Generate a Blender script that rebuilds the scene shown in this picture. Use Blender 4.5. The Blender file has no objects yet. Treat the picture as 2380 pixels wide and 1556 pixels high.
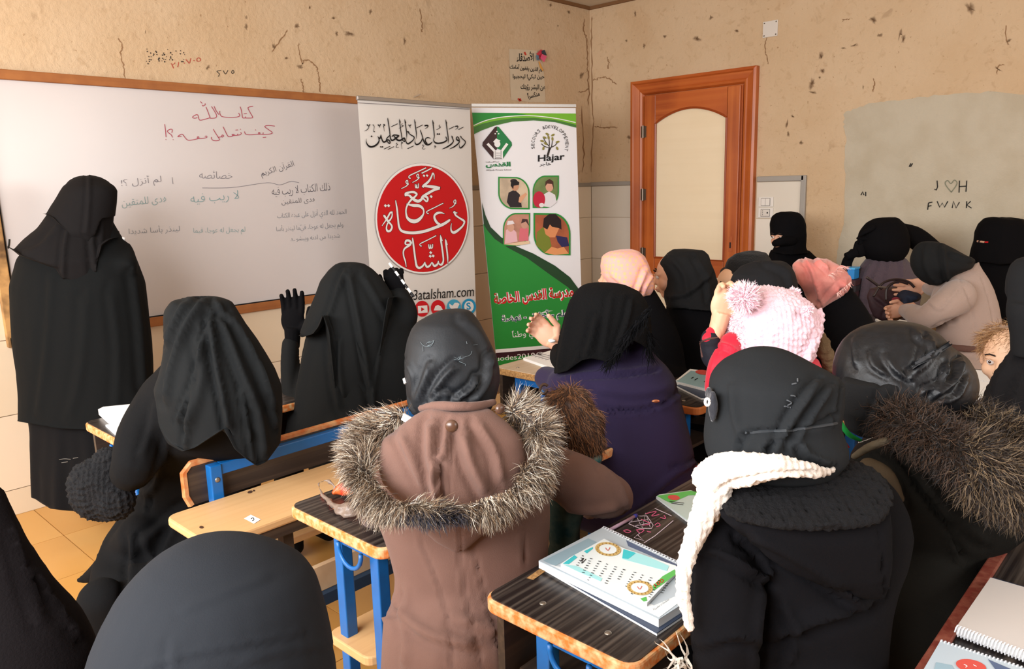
import bpy, bmesh, math, random
import numpy as np
from mathutils import Vector, Matrix
random.seed(7); RNG = np.random.default_rng(7)
SC = bpy.context.scene; COL = SC.collection

# ------------------------------------------------------------------ camera, sky, lights, exposure
F, CX, CY, H = 1788.0, 1190.0, 778.0, 1.52
RW = np.array([[0.68260928, 0.15688038, -0.71374584], [-0.73026578, 0.10967617, -0.67430188], [-0.02750382, 0.98150888, 0.18943035]])
CAMP = np.array([0, 0, H])
cd = bpy.data.cameras.new('camera'); cam = bpy.data.objects.new('camera', cd); COL.objects.link(cam)
cam.matrix_world = Matrix([[*RW[0], 0], [*RW[1], 0], [*RW[2], H], [0, 0, 0, 1]])
cd.sensor_width = 36; cd.lens = F / 2380 * 36; cd.clip_start = 0.05; cd.clip_end = 60
SC.camera = cam
SC.view_settings.view_transform = 'Standard'; SC.view_settings.look = 'None'
SC.view_settings.gamma = 1; SC.view_settings.use_curve_mapping = False
SC.view_settings.exposure = 0.12
wd = bpy.data.worlds.new('sky'); SC.world = wd; wd.use_nodes = True
wd.node_tree.nodes['Background'].inputs[0].default_value = (0.93, 0.96, 1.0, 1)
wd.node_tree.nodes['Background'].inputs[1].default_value = 0.62
def area(name, loc, target, sx, sy, e, col):
    l = bpy.data.lights.new(name, 'AREA'); l.shape = 'RECTANGLE'; l.size = sx; l.size_y = sy; l.energy = e; l.color = col
    o = bpy.data.objects.new(name, l); COL.objects.link(o); o.location = loc
    o.rotation_euler = (Vector(target) - Vector(loc)).to_track_quat('-Z', 'Y').to_euler(); return o
# daylight through the windows of the left wall and the rear wall (both outside the frame)
area('window_light', (-1.25, 0.9, 1.95), (1.9, 1.5, 0.7), 2.2, 1.3, 170, (0.97, 0.98, 1.0))
area('window_light', (-1.25, 3.0, 1.95), (3.0, 3.2, 1.0), 1.6, 1.3, 66, (1.0, 0.97, 0.93))
area('window_light', (2.6, -2.3, 2.1), (3.0, 2.5, 1.0), 3.0, 1.2, 62, (1.0, 0.97, 0.93))

# ------------------------------------------------------------------ projection helpers (photo pixel -> world)
def ray(x, y): return RW @ np.array([x - CX, -(y - CY), -F])
def U(x, y, d): return CAMP + ray(x, y) * (d / F)
def proj(P):
    c = (np.asarray(P, float) - CAMP) @ RW
    return CX + F * c[..., 0] / -c[..., 2], CY - F * c[..., 1] / -c[..., 2]
def dep(P): return float(-((np.asarray(P, float) - CAMP) @ RW)[2])
FW = -RW[:, 2].copy(); FW[2] = 0; FW /= np.linalg.norm(FW)
RT = np.array([FW[1], -FW[0], 0])
class PL:
    def __init__(s, p, n):
        s.p = np.array(p, float); s.n = np.array(n, float); s.n /= np.linalg.norm(s.n)
        if s.n.dot(CAMP - s.p) < 0: s.n = -s.n
    def px(s, x, y, off=0.0):
        r = ray(x, y); q = s.p + s.n * off
        return CAMP + r * ((q - CAMP).dot(s.n) / r.dot(s.n))
YF, XR = 4.243, 5.568
PF = PL((0, YF, 0), (0, -1, 0)); PR = PL((XR, 0, 0), (-1, 0, 0))
def PZ(z): return PL((0, 0, z), (0, 0, 1))

# ------------------------------------------------------------------ materials
MATS = {}
def srgb(c): return tuple((v / 255 / 12.92 if v / 255 <= .04045 else ((v / 255 + .055) / 1.055) ** 2.4) for v in c)
def mat(name, rgb, rough=.7, metal=0, bump=None, var=None, sheen=0, spec=.3, attr=False, wave=None):
    """bump=(scale,strength,dist) var=(scale,amount,rgb2) wave=(scale,axis,amount,rgb2)"""
    if name in MATS: return MATS[name]
    m = bpy.data.materials.new(name); m.use_nodes = True; nt = m.node_tree; N = nt.nodes; L = nt.links
    b = N['Principled BSDF']; c = (*srgb(rgb), 1)
    b.inputs['Base Color'].default_value = c; b.inputs['Roughness'].default_value = rough; b.inputs['Metallic'].default_value = metal
    b.inputs['Specular IOR Level'].default_value = spec
    if sheen: b.inputs['Sheen Weight'].default_value = sheen; b.inputs['Sheen Roughness'].default_value = .5
    tc = N.new('ShaderNodeTexCoord'); src = None
    if attr:
        a = N.new('ShaderNodeVertexColor'); a.layer_name = 'Col'; src = a.outputs[0]
    if var:
        n = N.new('ShaderNodeTexNoise'); n.inputs['Scale'].default_value = var[0]; n.inputs['Detail'].default_value = 6
        L.new(tc.outputs['Object'], n.inputs['Vector'])
        r = N.new('ShaderNodeValToRGB'); r.color_ramp.elements[0].position = .38; r.color_ramp.elements[1].position = .66
        L.new(n.outputs['Fac'], r.inputs[0])
        mx = N.new('ShaderNodeMix'); mx.data_type = 'RGBA'; ml = N.new('ShaderNodeMath'); ml.operation = 'MULTIPLY'; ml.inputs[1].default_value = var[1]
        L.new(r.outputs[0], ml.inputs[0]); L.new(ml.outputs[0], mx.inputs[0])
        mx.inputs[6].default_value = c; mx.inputs[7].default_value = (*srgb(var[2]), 1)
        if src: L.new(src, mx.inputs[6])
        src = mx.outputs[2]
    if wave:
        mp = N.new('ShaderNodeMapping'); L.new(tc.outputs['Object'], mp.inputs[0]); sc_ = [60, 60, 60]; sc_['XYZ'.index(wave[1])] = 1.2; mp.inputs['Scale'].default_value = [v * wave[0] for v in sc_]
        n = N.new('ShaderNodeTexNoise'); n.inputs['Scale'].default_value = 1; n.inputs['Detail'].default_value = 3; L.new(mp.outputs[0], n.inputs['Vector'])
        r = N.new('ShaderNodeValToRGB'); r.color_ramp.elements[0].position = .45; r.color_ramp.elements[1].position = .7; L.new(n.outputs['Fac'], r.inputs[0])
        ml = N.new('ShaderNodeMath'); ml.operation = 'MULTIPLY'; ml.inputs[1].default_value = wave[2]; L.new(r.outputs[0], ml.inputs[0])
        mx = N.new('ShaderNodeMix'); mx.data_type = 'RGBA'; L.new(ml.outputs[0], mx.inputs[0]); mx.inputs[6].default_value = c; mx.inputs[7].default_value = (*srgb(wave[3]), 1)
        if src: L.new(src, mx.inputs[6])
        src = mx.outputs[2]
    if src: L.new(src, b.inputs['Base Color'])
    if bump:
        n = N.new('ShaderNodeTexNoise'); n.inputs['Scale'].default_value = bump[0]; n.inputs['Detail'].default_value = 8; n.inputs['Roughness'].default_value = .6
        L.new(tc.outputs['Object'], n.inputs['Vector'])
        bp = N.new('ShaderNodeBump'); bp.inputs['Strength'].default_value = bump[1]; bp.inputs['Distance'].default_value = bump[2]
        L.new(n.outputs['Fac'], bp.inputs['Height']); L.new(bp.outputs[0], b.inputs['Normal'])
    MATS[name] = m; return m
def knit(name, rgb, scale, depth, rgb2):
    if name in MATS: return MATS[name]
    m = mat(name, rgb, .9, spec=.1); nt = m.node_tree; N = nt.nodes; L = nt.links; b = N['Principled BSDF']
    tc = N.new('ShaderNodeTexCoord'); v = N.new('ShaderNodeTexVoronoi'); v.inputs['Scale'].default_value = scale; L.new(tc.outputs['Object'], v.inputs['Vector'])
    bp = N.new('ShaderNodeBump'); bp.inputs['Strength'].default_value = 1; bp.inputs['Distance'].default_value = depth; bp.invert = True
    L.new(v.outputs['Distance'], bp.inputs['Height']); L.new(bp.outputs[0], b.inputs['Normal'])
    r = N.new('ShaderNodeValToRGB'); r.color_ramp.elements[0].color = (*srgb(rgb), 1); r.color_ramp.elements[1].color = (*srgb(rgb2), 1); r.color_ramp.elements[0].position = .35; r.color_ramp.elements[1].position = .75
    L.new(v.outputs['Distance'], r.inputs[0]); L.new(r.outputs[0], b.inputs['Base Color']); return m
cloth_black = mat('black_crepe', (14, 15, 16), .85, bump=(420, .25, .002), sheen=.0, spec=.2)
cloth_black2 = mat('black_wool', (15, 15, 17), .9, bump=(600, .4, .002), sheen=.02, spec=.12)
cloth_slate = mat('slate_jersey', (31, 33, 35), .85, bump=(500, .25, .002), sheen=.0, spec=.15)
cloth_far = mat('deep_black_cloth', (9, 8, 10), .9, bump=(300, .3, .002), sheen=.0, spec=.1)
ink = mat('black_ink', (22, 20, 22), .6); redp = mat('red_print', (200, 22, 28), .55); whitep = mat('white_print', (236, 234, 232), .55)

# ------------------------------------------------------------------ object helpers
def link(name, me, m=None, parent=None, smooth=False):
    o = bpy.data.objects.new(name, me); COL.objects.link(o)
    if m is not None and not me.materials: me.materials.append(m)
    if parent is not None: o.parent = parent; o.matrix_parent_inverse = Matrix.Translation(-parent.location) if parent.location.length > 0 else Matrix()
    if smooth: me.polygons.foreach_set('use_smooth', [True] * len(me.polygons))
    return o
def tag(o, label=None, cat=None, group=None, kind=None):
    if label: o['label'] = label
    if cat: o['category'] = cat
    if group: o['group'] = group
    if kind: o['kind'] = kind
    return o
def thing(name, loc, label, cat, group=None):
    o = bpy.data.objects.new(name, None); o.location = [float(v) for v in loc]; COL.objects.link(o); o.empty_display_size = .05
    return tag(o, label, cat, group)
def mesh(V, Fc, name='m'):
    me = bpy.data.meshes.new(name); me.from_pydata([tuple(map(float, v)) for v in V], [], Fc); me.update(); return me
class MB:
    def __init__(s): s.v = []; s.f = []
    def add(s, V, Fc): n = len(s.v); s.v += [tuple(map(float, v)) for v in V]; s.f += [tuple(i + n for i in f) for f in Fc]; return s
    def box(s, x0, x1, y0, y1, z0, z1):
        return s.add([(x0, y0, z0), (x1, y0, z0), (x1, y1, z0), (x0, y1, z0), (x0, y0, z1), (x1, y0, z1), (x1, y1, z1), (x0, y1, z1)],
                     [(0, 3, 2, 1), (4, 5, 6, 7), (0, 1, 5, 4), (1, 2, 6, 5), (2, 3, 7, 6), (3, 0, 4, 7)])
    def prism(s, top, dvec):
        n = len(top); dv = np.array(dvec); return s.add(list(top) + [np.array(p) + dv for p in top], [tuple(range(n)), tuple(range(2 * n - 1, n - 1, -1))] + [(i, i + n, (i + 1) % n + n, (i + 1) % n) for i in range(n)])
    def tube(s, pts, rad, n=8, caps=True):
        pts = [np.array(p, float) for p in pts]; rad = [rad] * len(pts) if np.isscalar(rad) else rad; V = []; Fc = []
        prev = None
        for i, p in enumerate(pts):
            t = pts[min(i + 1, len(pts) - 1)] - pts[max(i - 1, 0)]; t /= np.linalg.norm(t) + 1e-9
            a = prev if prev is not None else (np.array([0, 0, 1.]) if abs(t[2]) < .9 else np.array([1., 0, 0]))
            a = a - t * a.dot(t); a /= np.linalg.norm(a) + 1e-9; prev = a; b = np.cross(t, a)
            for k in range(n):
                w = 2 * math.pi * k / n; V.append(p + (a * math.cos(w) + b * math.sin(w)) * rad[i])
        for i in range(len(pts) - 1):
            for k in range(n): Fc.append((i * n + k, i * n + (k + 1) % n, (i + 1) * n + (k + 1) % n, (i + 1) * n + k))
        if caps: Fc += [tuple(range(n - 1, -1, -1)), tuple((len(pts) - 1) * n + k for k in range(n))]
        return s.add(V, Fc)
    def ball(s, c, r, seg=16, rings=10, axes=None):
        c = np.array(c, float); r = np.array([r] * 3 if np.isscalar(r) else r, float); V = [c + (axes[2] if axes is not None else np.array([0, 0, 1])) * r[2]]; Fc = []
        A = axes if axes is not None else np.eye(3)
        for i in range(1, rings):
            ph = math.pi * i / rings
            for k in range(seg):
                w = 2 * math.pi * k / seg; V.append(c + A[0] * r[0] * math.sin(ph) * math.cos(w) + A[1] * r[1] * math.sin(ph) * math.sin(w) + A[2] * r[2] * math.cos(ph))
        V.append(c - A[2] * r[2]); last = len(V) - 1
        for k in range(seg): Fc.append((0, 1 + k, 1 + (k + 1) % seg)); Fc.append((last, last - seg + (k + 1) % seg, last - seg + k))
        for i in range(rings - 2):
            for k in range(seg): Fc.append((1 + i * seg + k, 1 + (i + 1) * seg + k, 1 + (i + 1) * seg + (k + 1) % seg, 1 + i * seg + (k + 1) % seg))
        return s.add(V, Fc)
    def build(s, name, m, parent=None, smooth=False, bevel=0):
        me = mesh(s.v, s.f, name)
        if bevel:
            bm = bmesh.new(); bm.from_mesh(me); bmesh.ops.recalc_face_normals(bm, faces=bm.faces)
            bmesh.ops.bevel(bm, geom=[e for e in bm.edges if e.calc_face_angle(0) > .6], offset=bevel, segments=2, affect='EDGES', profile=.5); bm.to_mesh(me); bm.free()
        else:
            bm = bmesh.new(); bm.from_mesh(me); bmesh.ops.recalc_face_normals(bm, faces=bm.faces); bm.to_mesh(me); bm.free()
        return link(name, me, m, parent, smooth)
# flat print on a plane, outline given as photo pixels projected on that plane
def poly(pl, pts, m, name, parent, off=.001):
    bm = bmesh.new(); vs = [bm.verts.new(pl.px(x, y, off)) for x, y in pts]; es = [bm.edges.new((vs[i], vs[(i + 1) % len(vs)])) for i in range(len(vs))]
    bmesh.ops.triangle_fill(bm, edges=es, use_beauty=True); me = bpy.data.meshes.new(name); bm.to_mesh(me); bm.free(); return link(name, me, m, parent)
def ell(cx, cy, rx, ry, n=40, rot=0):
    c, s = math.cos(rot), math.sin(rot); return [(cx + rx * math.cos(2 * math.pi * i / n) * c - ry * math.sin(2 * math.pi * i / n) * s, cy + rx * math.cos(2 * math.pi * i / n) * s + ry * math.sin(2 * math.pi * i / n) * c) for i in range(n)]
def spline(pts, n=8):
    P = np.array(pts, float); out = []
    for i in range(len(P) - 1):
        p0 = P[max(i - 1, 0)]; p1 = P[i]; p2 = P[i + 1]; p3 = P[min(i + 2, len(P) - 1)]
        for k in range(n):
            t = k / n; out.append(.5 * ((2 * p1) + (-p0 + p2) * t + (2 * p0 - 5 * p1 + 4 * p2 - p3) * t * t + (-p0 + 3 * p1 - 3 * p2 + p3) * t ** 3))
    out.append(P[-1]); return np.array(out)
def strokes(pl, lines, w, m, name, parent, off=.0015, jit=0.0, smooth=True):
    mb = MB()
    for ln in lines:
        P = spline(ln, 6) if smooth and len(ln) > 2 else np.array(ln, float)
        if jit: P = P + RNG.normal(0, jit, P.shape)
        V = []; n = len(P)
        for i in range(n):
            t = P[min(i + 1, n - 1)] - P[max(i - 1, 0)]; t = t / (np.linalg.norm(t) + 1e-9); q = np.array([-t[1], t[0]]) * w / 2
            if jit: q = q * (0.5 + RNG.random()) * (1 if 0 < i < n - 1 else .2)
            V += [pl.px(*(P[i] + q), off), pl.px(*(P[i] - q), off)]
        mb.add(V, [(2 * i, 2 * i + 1, 2 * i + 3, 2 * i + 2) for i in range(n - 1)])
    return link(name, mesh(mb.v, mb.f, name), m, parent)

def brush(pl, zs, ox, oy, sc, m, name, parent, off, extra=0.0):
    """brush strokes of varying width traced in (x, y, width); (x, y, -size) alone is a diamond dot"""
    mb = MB()
    for ln in zs:
        if len(ln) == 1:
            x, y, w = ln[0]; w = -w / sc / 1.35 + extra; x = ox + x / sc; y = oy + y / sc
            mb.add([pl.px(x - w * .2, y - w, off), pl.px(x + w, y - w * .1, off), pl.px(x + w * .2, y + w, off), pl.px(x - w, y + w * .1, off)], [(0, 1, 2, 3)]); continue
        P = spline(ln, 6) if len(ln) > 2 else np.array(ln, float); n = len(P); V = []; xy = P[:, :2] / sc + [ox, oy]; W = np.maximum(P[:, 2], 4) / sc + 2 * extra
        for i in range(n):
            t = xy[min(i + 1, n - 1)] - xy[max(i - 1, 0)]; t = t / (np.linalg.norm(t) + 1e-9); q = np.array([-t[1], t[0]]) * W[i] / 2
            if i == 0: xy_ = xy[i] - t * (W[i] * .3 + extra)
            elif i == n - 1: xy_ = xy[i] + t * (W[i] * .3 + extra)
            else: xy_ = xy[i]
            V += [pl.px(*(xy_ + q), off + .00001 * i), pl.px(*(xy_ - q), off + .00001 * i)]
        mb.add(V, [(2 * i, 2 * i + 1, 2 * i + 3, 2 * i + 2) for i in range(n - 1)])
    o = link(name, mesh(mb.v, mb.f, name), m, parent); o['kind'] = 'stuff'; return o
ABASE = {'ا': (0xFE8D, 2), 'أ': (0xFE83, 2), 'إ': (0xFE87, 2), 'آ': (0xFE81, 2), 'ء': (0xFE80, 1), 'ؤ': (0xFE85, 2), 'ئ': (0xFE89, 4), 'ب': (0xFE8F, 4), 'ة': (0xFE93, 2), 'ت': (0xFE95, 4), 'ث': (0xFE99, 4), 'ج': (0xFE9D, 4), 'ح': (0xFEA1, 4), 'خ': (0xFEA5, 4), 'د': (0xFEA9, 2), 'ذ': (0xFEAB, 2), 'ر': (0xFEAD, 2), 'ز': (0xFEAF, 2), 'س': (0xFEB1, 4), 'ش': (0xFEB5, 4), 'ص': (0xFEB9, 4), 'ض': (0xFEBD, 4), 'ط': (0xFEC1, 4), 'ظ': (0xFEC5, 4), 'ع': (0xFEC9, 4), 'غ': (0xFECD, 4), 'ف': (0xFED1, 4), 'ق': (0xFED5, 4), 'ك': (0xFED9, 4), 'ل': (0xFEDD, 4), 'م': (0xFEE1, 4), 'ن': (0xFEE5, 4), 'ه': (0xFEE9, 4), 'و': (0xFEED, 2), 'ى': (0xFEEF, 2), 'ي': (0xFEF1, 4)}
ALA = {'ا': 0xFEFB, 'أ': 0xFEF7, 'إ': 0xFEF9, 'آ': 0xFEF5}
def shape(s):
    if not any(c in ABASE for c in s): return s
    out = []; prev = False; i = 0
    while i < len(s):
        c = s[i]
        if c == 'ل' and i + 1 < len(s) and s[i + 1] in ALA:
            out.append(chr(ALA[s[i + 1]] + (1 if prev else 0))); prev = False; i += 2; continue
        if c in ABASE:
            code, n = ABASE[c]; nxt = i + 1 < len(s) and s[i + 1] in ABASE and ABASE[s[i + 1]][1] > 1 and n == 4
            if n == 1: out.append(chr(code)); prev = False
            else: out.append(chr(code + ((3 if nxt else 1) if prev else (2 if nxt else 0)))); prev = nxt
        else: out.append(c); prev = False
        i += 1
    return ''.join(reversed(out))
def txt(pl, s, bl, br, h, m, name='lettering', parent=None, off=.0015, fat=0.0, slant=0.0, up=None):
    c = bpy.data.curves.new('t', 'FONT'); c.body = shape(s); c.size = 1; c.offset = fat; c.resolution_u = 3
    o = bpy.data.objects.new('t', c); COL.objects.link(o); dg = bpy.context.evaluated_depsgraph_get(); me = bpy.data.meshes.new_from_object(o.evaluated_get(dg))
    bpy.data.objects.remove(o); bpy.data.curves.remove(c)
    n = len(me.vertices); co = np.empty(n * 3); me.vertices.foreach_get('co', co); co = co.reshape(-1, 3)
    if n == 0: return None
    mn = co.min(0); mx = co.max(0); u = (co[:, 0] - mn[0]) / (mx[0] - mn[0]); v = (co[:, 1] - mn[1]) / (mx[1] - mn[1])
    bl = np.array(bl, float); br = np.array(br, float); e = br - bl; L = np.linalg.norm(e)
    upv = np.array(up, float) if up is not None else np.array([e[1], -e[0]]) / L * h + e / L * slant * h
    P = bl + np.outer(u, e) + np.outer(v, upv)
    W = np.array([pl.px(x, y, off) for x, y in P]); me.vertices.foreach_set('co', W.ravel()); me.materials.clear(); me.materials.append(m); me.update()
    return link(name, me, None, parent)

# ------------------------------------------------------------------ soft bodies: lofts and limbs fused by voxel remesh
def loft(rows, d, k=.8, cap=True, sub=4):
    """rows (y, xl, xr[, depth shift[, thickness ratio]]) in photo pixels at distance d"""
    R = np.array([list(r) + [0, k][len(r) - 3:] if len(r) < 5 else list(r) for r in rows], float)
    t = np.arange(len(R)); tt = np.linspace(0, len(R) - 1, (len(R) - 1) * sub + 1)
    Q = np.stack([np.interp(tt, t, R[:, j]) for j in range(5)], 1); n = 28; V = []; Fc = []
    for y, xl, xr, dd, kk in Q:
        Lp, Rp = U(xl, y, d + dd), U(xr, y, d + dd); c = (Lp + Rp) / 2; a = (Rp - Lp) / 2; b = FW * np.linalg.norm(a) * kk
        for i in range(n):
            w = 2 * math.pi * i / n; V.append(c + a * math.cos(w) + b * math.sin(w))
    for r in range(len(Q) - 1):
        for i in range(n): Fc.append((r * n + i, r * n + (i + 1) % n, (r + 1) * n + (i + 1) % n, (r + 1) * n + i))
    Fc.append(tuple(range(n - 1, -1, -1))); Fc.append(tuple((len(Q) - 1) * n + i for i in range(n)))
    return V, Fc
def limb(pts, n=14):
    """pts (x, y, d, radius_px): tapered limb with round ends"""
    mb = MB(); W = [U(x, y, d) for x, y, d, r in pts]; R = [r * d / F for x, y, d, r in pts]
    T = np.array([list(w) + [r] for w, r in zip(W, R)]); T = spline(T, 6) if len(T) > 2 else np.array([T[0] + (T[-1] - T[0]) * t for t in np.linspace(0, 1, 7)])
    mb.tube(T[:, :3], list(T[:, 3]), n); mb.ball(T[0, :3], T[0, 3]); mb.ball(T[-1, :3], T[-1, 3]); return mb.v, mb.f
def blob(x, y, d, rx, ry, rz=None):
    s = d / F; mb = MB(); mb.ball(U(x, y, d), (rx * s, (rz or rx) * s, ry * s), 20, 14, np.array([RT, FW, [0, 0, 1.]])); return mb.v, mb.f
def wlimb(pts, n=14):
    mb = MB(); T = np.array(pts, float); mb.tube(T[:, :3], list(T[:, 3]), n); [mb.ball(t[:3], t[3]) for t in T]; return mb.v, mb.f
def wrink(P, amp, fr, seed=0):
    r = np.random.default_rng(seed); o = np.zeros(len(P))
    for i in range(7):
        k = r.normal(0, 1, 3) * fr * (1 + .35 * i); k[2] *= .35; o += (1 - 2 * np.abs(np.sin((P @ k + r.random() * 6.28 + 1.5 * np.sin(P @ (r.normal(0, 1, 3) * fr * .5))) / 2)) ** .8) / (1 + .3 * i)
    return o / 3 * amp
def soft(name, parts, m, parent, vox=.011, sm=4, hem=None, fold=None, lines=(), wr=(.003, 14), bumps=None, seed=0, ribs=None):
    """fuse parts; hem: px polyline the lower edge is drawn up to; lines: (px pts, width px, amplitude m) folds; fold: (n, amp, y0px, y1px)"""
    mb = MB()
    for V, Fc in parts: mb.add(V, Fc)
    me = mesh(mb.v, mb.f); o = bpy.data.objects.new('tmp', me); COL.objects.link(o)
    r = o.modifiers.new('r', 'REMESH'); r.mode = 'VOXEL'; r.voxel_size = vox; r.use_smooth_shade = True
    if sm: s = o.modifiers.new('s', 'SMOOTH'); s.iterations = sm; s.factor = .5
    dg = bpy.context.evaluated_depsgraph_get(); m2 = bpy.data.meshes.new_from_object(o.evaluated_get(dg)); bpy.data.objects.remove(o)
    n = len(m2.vertices); P = np.empty(n * 3); m2.vertices.foreach_get('co', P); P = P.reshape(-1, 3); Nn = np.empty(n * 3)
    m2.update(); m2.vertices.foreach_get('normal', Nn); Nn = Nn.reshape(-1, 3)
    x, y = proj(P); disp = np.zeros(n)
    if wr: disp += wrink(P, wr[0], wr[1], seed)
    if fold:
        c = P.mean(0); nf, am, y0, y1 = fold; th = np.arctan2((P - c) @ FW, (P - c) @ RT); ramp = np.clip((y - y0) / (y1 - y0), 0, 1)
        disp += am * ramp * (np.sin(nf * th + seed + 1.3 * np.sin(2 * th + seed) + 2 * (P[:, 2] - c[2])) + .5 * np.sin(1.7 * nf * th + seed * 2))
    front = (np.einsum('ij,ij->i', Nn, CAMP - P) > -.1 * np.linalg.norm(CAMP - P, axis=1))
    for pts, w, am in lines:
        Q = spline(pts, 5) if len(pts) > 2 else np.array(pts, float); best = np.full(n, 1e9); side = np.zeros(n)
        for i in range(len(Q) - 1):
            a, b = Q[i], Q[i + 1]; ab = b - a; L2 = ab @ ab + 1e-9; t = np.clip(((x - a[0]) * ab[0] + (y - a[1]) * ab[1]) / L2, 0, 1)
            dx, dy = x - a[0] - t * ab[0], y - a[1] - t * ab[1]; dd = np.hypot(dx, dy); q = dd < best; best[q] = dd[q]; side[q] = (ab[0] * dy - ab[1] * dx)[q]
        e0 = np.hypot(x - Q[0][0], y - Q[0][1]); e1 = np.hypot(x - Q[-1][0], y - Q[-1][1]); end = np.clip(np.minimum(e0, e1) / (w * 1.5) + .15, 0, 1)
        g = np.exp(-(best / w) ** 2) - .55 * np.exp(-((best - 1.7 * w) / (w * .9)) ** 2) * (side > 0); disp += np.where(front, am * g * end, 0)
    if bumps:
        am, fr = bumps; disp += am * (np.sin(P[:, 0] * fr) * np.sin(P[:, 1] * fr + 1) + np.sin(P[:, 2] * fr * 1.1 + 2 * np.sin(P[:, 0] * fr * .4)) * np.sin((P[:, 0] + P[:, 1]) * fr * .8))
    P = P + Nn * disp[:, None]
    if hem is not None:
        hx = np.array([p[0] for p in hem], float); hy = np.array([p[1] for p in hem], float); x, y = proj(P); yh = np.interp(x, hx, hy); q = y > yh
        dd = -((P - CAMP) @ RW)[:, 2]; P[q, 2] += (y[q] - yh[q]) * dd[q] / F
    m2.vertices.foreach_set('co', P.ravel()); m2.materials.clear(); m2.update()
    return link(name, m2, m, parent, True)
def strands(name, parent, roots, dirs, length, width, cols, droop=.4, kink=.12, m=None, seg=3):
    """tapered hair strands as thin ribbons, colour per strand"""
    n = len(roots); V = []; Fc = []; C = []
    for i in range(n):
        p = np.array(roots[i], float); d = np.array(dirs[i], float); d /= np.linalg.norm(d) + 1e-9; L = length * (.55 + .7 * RNG.random()); c = cols[RNG.integers(len(cols))]; f = .75 + .5 * RNG.random()
        b0 = len(V); s = np.cross(d, CAMP - p); s /= np.linalg.norm(s) + 1e-9
        for k in range(seg + 1):
            w = width * (1 - k / seg) ** .7 + .0001; V += [tuple(p - s * w / 2), tuple(p + s * w / 2)]; C += [(*[v * f for v in c], 1)] * 2
            d = d + np.array([0, 0, -droop / seg]) + RNG.normal(0, kink, 3); d /= np.linalg.norm(d); p = p + d * L / seg
        for k in range(seg): Fc.append((b0 + 2 * k, b0 + 2 * k + 1, b0 + 2 * k + 3, b0 + 2 * k + 2))
    me = mesh(V, Fc, name); a = me.color_attributes.new('Col', 'FLOAT_COLOR', 'POINT'); a.data.foreach_set('color', np.array(C, float).ravel())
    o = link(name, me, m or mat('fur', (120, 100, 80), .6, attr=True, spec=.3), parent); o['kind'] = 'stuff'; return o
def surf_points(o, n, test=None):
    me = o.data; k = len(me.polygons); c = np.empty(k * 3); me.polygons.foreach_get('center', c); c = c.reshape(-1, 3); nn = np.empty(k * 3); me.polygons.foreach_get('normal', nn); nn = nn.reshape(-1, 3)
    idx = np.arange(k)
    if test is not None: x, y = proj(c); idx = idx[test(c, x, y)]
    if not len(idx): return np.zeros((0, 3)), np.zeros((0, 3))
    j = RNG.choice(idx, n); return c[j] + RNG.normal(0, .003, (n, 3)), nn[j]
def lin(*cs): return [srgb(c) for c in cs]
def seat_ext(rows, d, lean=0, zseat=.45, leg=True, legs_to=(0, .4)):
    """continue a torso loft straight down to the seat, with thighs forward and shins to the floor"""
    y, xl, xr = rows[-1][:3]; dd = rows[-1][3] if len(rows[-1]) > 3 else 0; Lp, Rp = U(xl, y, d + dd), U(xr, y, d + dd); c = (Lp + Rp) / 2; w = min(np.linalg.norm(Rp - Lp) / 2, .26); out = []
    z = c[2]
    if z > zseat + .1: out.append(wlimb([(c[0], c[1], z, w * .85), (c[0], c[1], (z + zseat) / 2 + .08, .17), (c[0], c[1], zseat + .15, .15)]))
    if leg:
        for s in (-.085, .085):
            out.append(wlimb([(c[0] + s, c[1], zseat + .09, .09), (c[0] + s + legs_to[0], c[1] + legs_to[1] * .9, zseat + .07, .075), (c[0] + s + legs_to[0], c[1] + legs_to[1], zseat - .05, .065), (c[0] + s + legs_to[0], c[1] + legs_to[1] + .02, .07, .05)]))
            out.append(wlimb([(c[0] + s + legs_to[0], c[1] + legs_to[1], .045, .04), (c[0] + s + legs_to[0], c[1] + legs_to[1] + .13, .04, .035)]))
    return out, c
def hand(name, parent, m, base, up, side, s=1.0, curl=(.3, .3, .3, .3), thumb=.5, vox=.0035, nail=None):
    """palm and five separate fingers; up = finger direction, side = towards the thumb"""
    base = np.array(base, float); up = np.array(up, float); up /= np.linalg.norm(up); side = np.array(side, float); side -= up * side.dot(up); side /= np.linalg.norm(side); nr = np.cross(side, up)
    parts = []; mb = MB(); A = np.array([side, nr, up]); mb.ball(base + up * .045 * s, (.040 * s, .016 * s, .052 * s), 18, 12, A); mb.tube([base - up * .05 * s, base + up * .02 * s], [.024 * s, .028 * s], 12); parts.append((mb.v, mb.f))
    for i, (off, ln) in enumerate(((.030, .070), (.010, .078), (-.010, .073), (-.029, .058))):
        p = base + up * .075 * s + side * off * s; d = up + side * off * 2.2; d /= np.linalg.norm(d); pts = [list(base + up * .04 * s + side * off * .8 * s) + [.0105 * s], list(p) + [.0098 * s]]
        for j, q in enumerate((.45, .3, .25)):
            an = curl[i] * (j + 1) * .9; dd = d * math.cos(an) + nr * math.sin(an); p = p + dd * ln * q * s; pts.append(list(p) + [(.0092 - .0009 * j) * s])
        parts.append(wlimb(pts, 10))
    p = base + up * .02 * s + side * .026 * s; d1 = side * .75 + up * .6 + nr * thumb * .6; d1 /= np.linalg.norm(d1); p1 = p + d1 * .035 * s; d2 = up * .95 + side * .15 + nr * thumb; d2 /= np.linalg.norm(d2); p2 = p1 + d2 * .03 * s; p3 = p2 + d2 * .022 * s
    parts.append(wlimb([list(p) + [.014 * s], list(p1) + [.0115 * s], list(p2) + [.0105 * s], list(p3) + [.008 * s]], 10))
    return soft(name, parts, m, parent, vox * max(s, .7), 2, wr=None)
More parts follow.
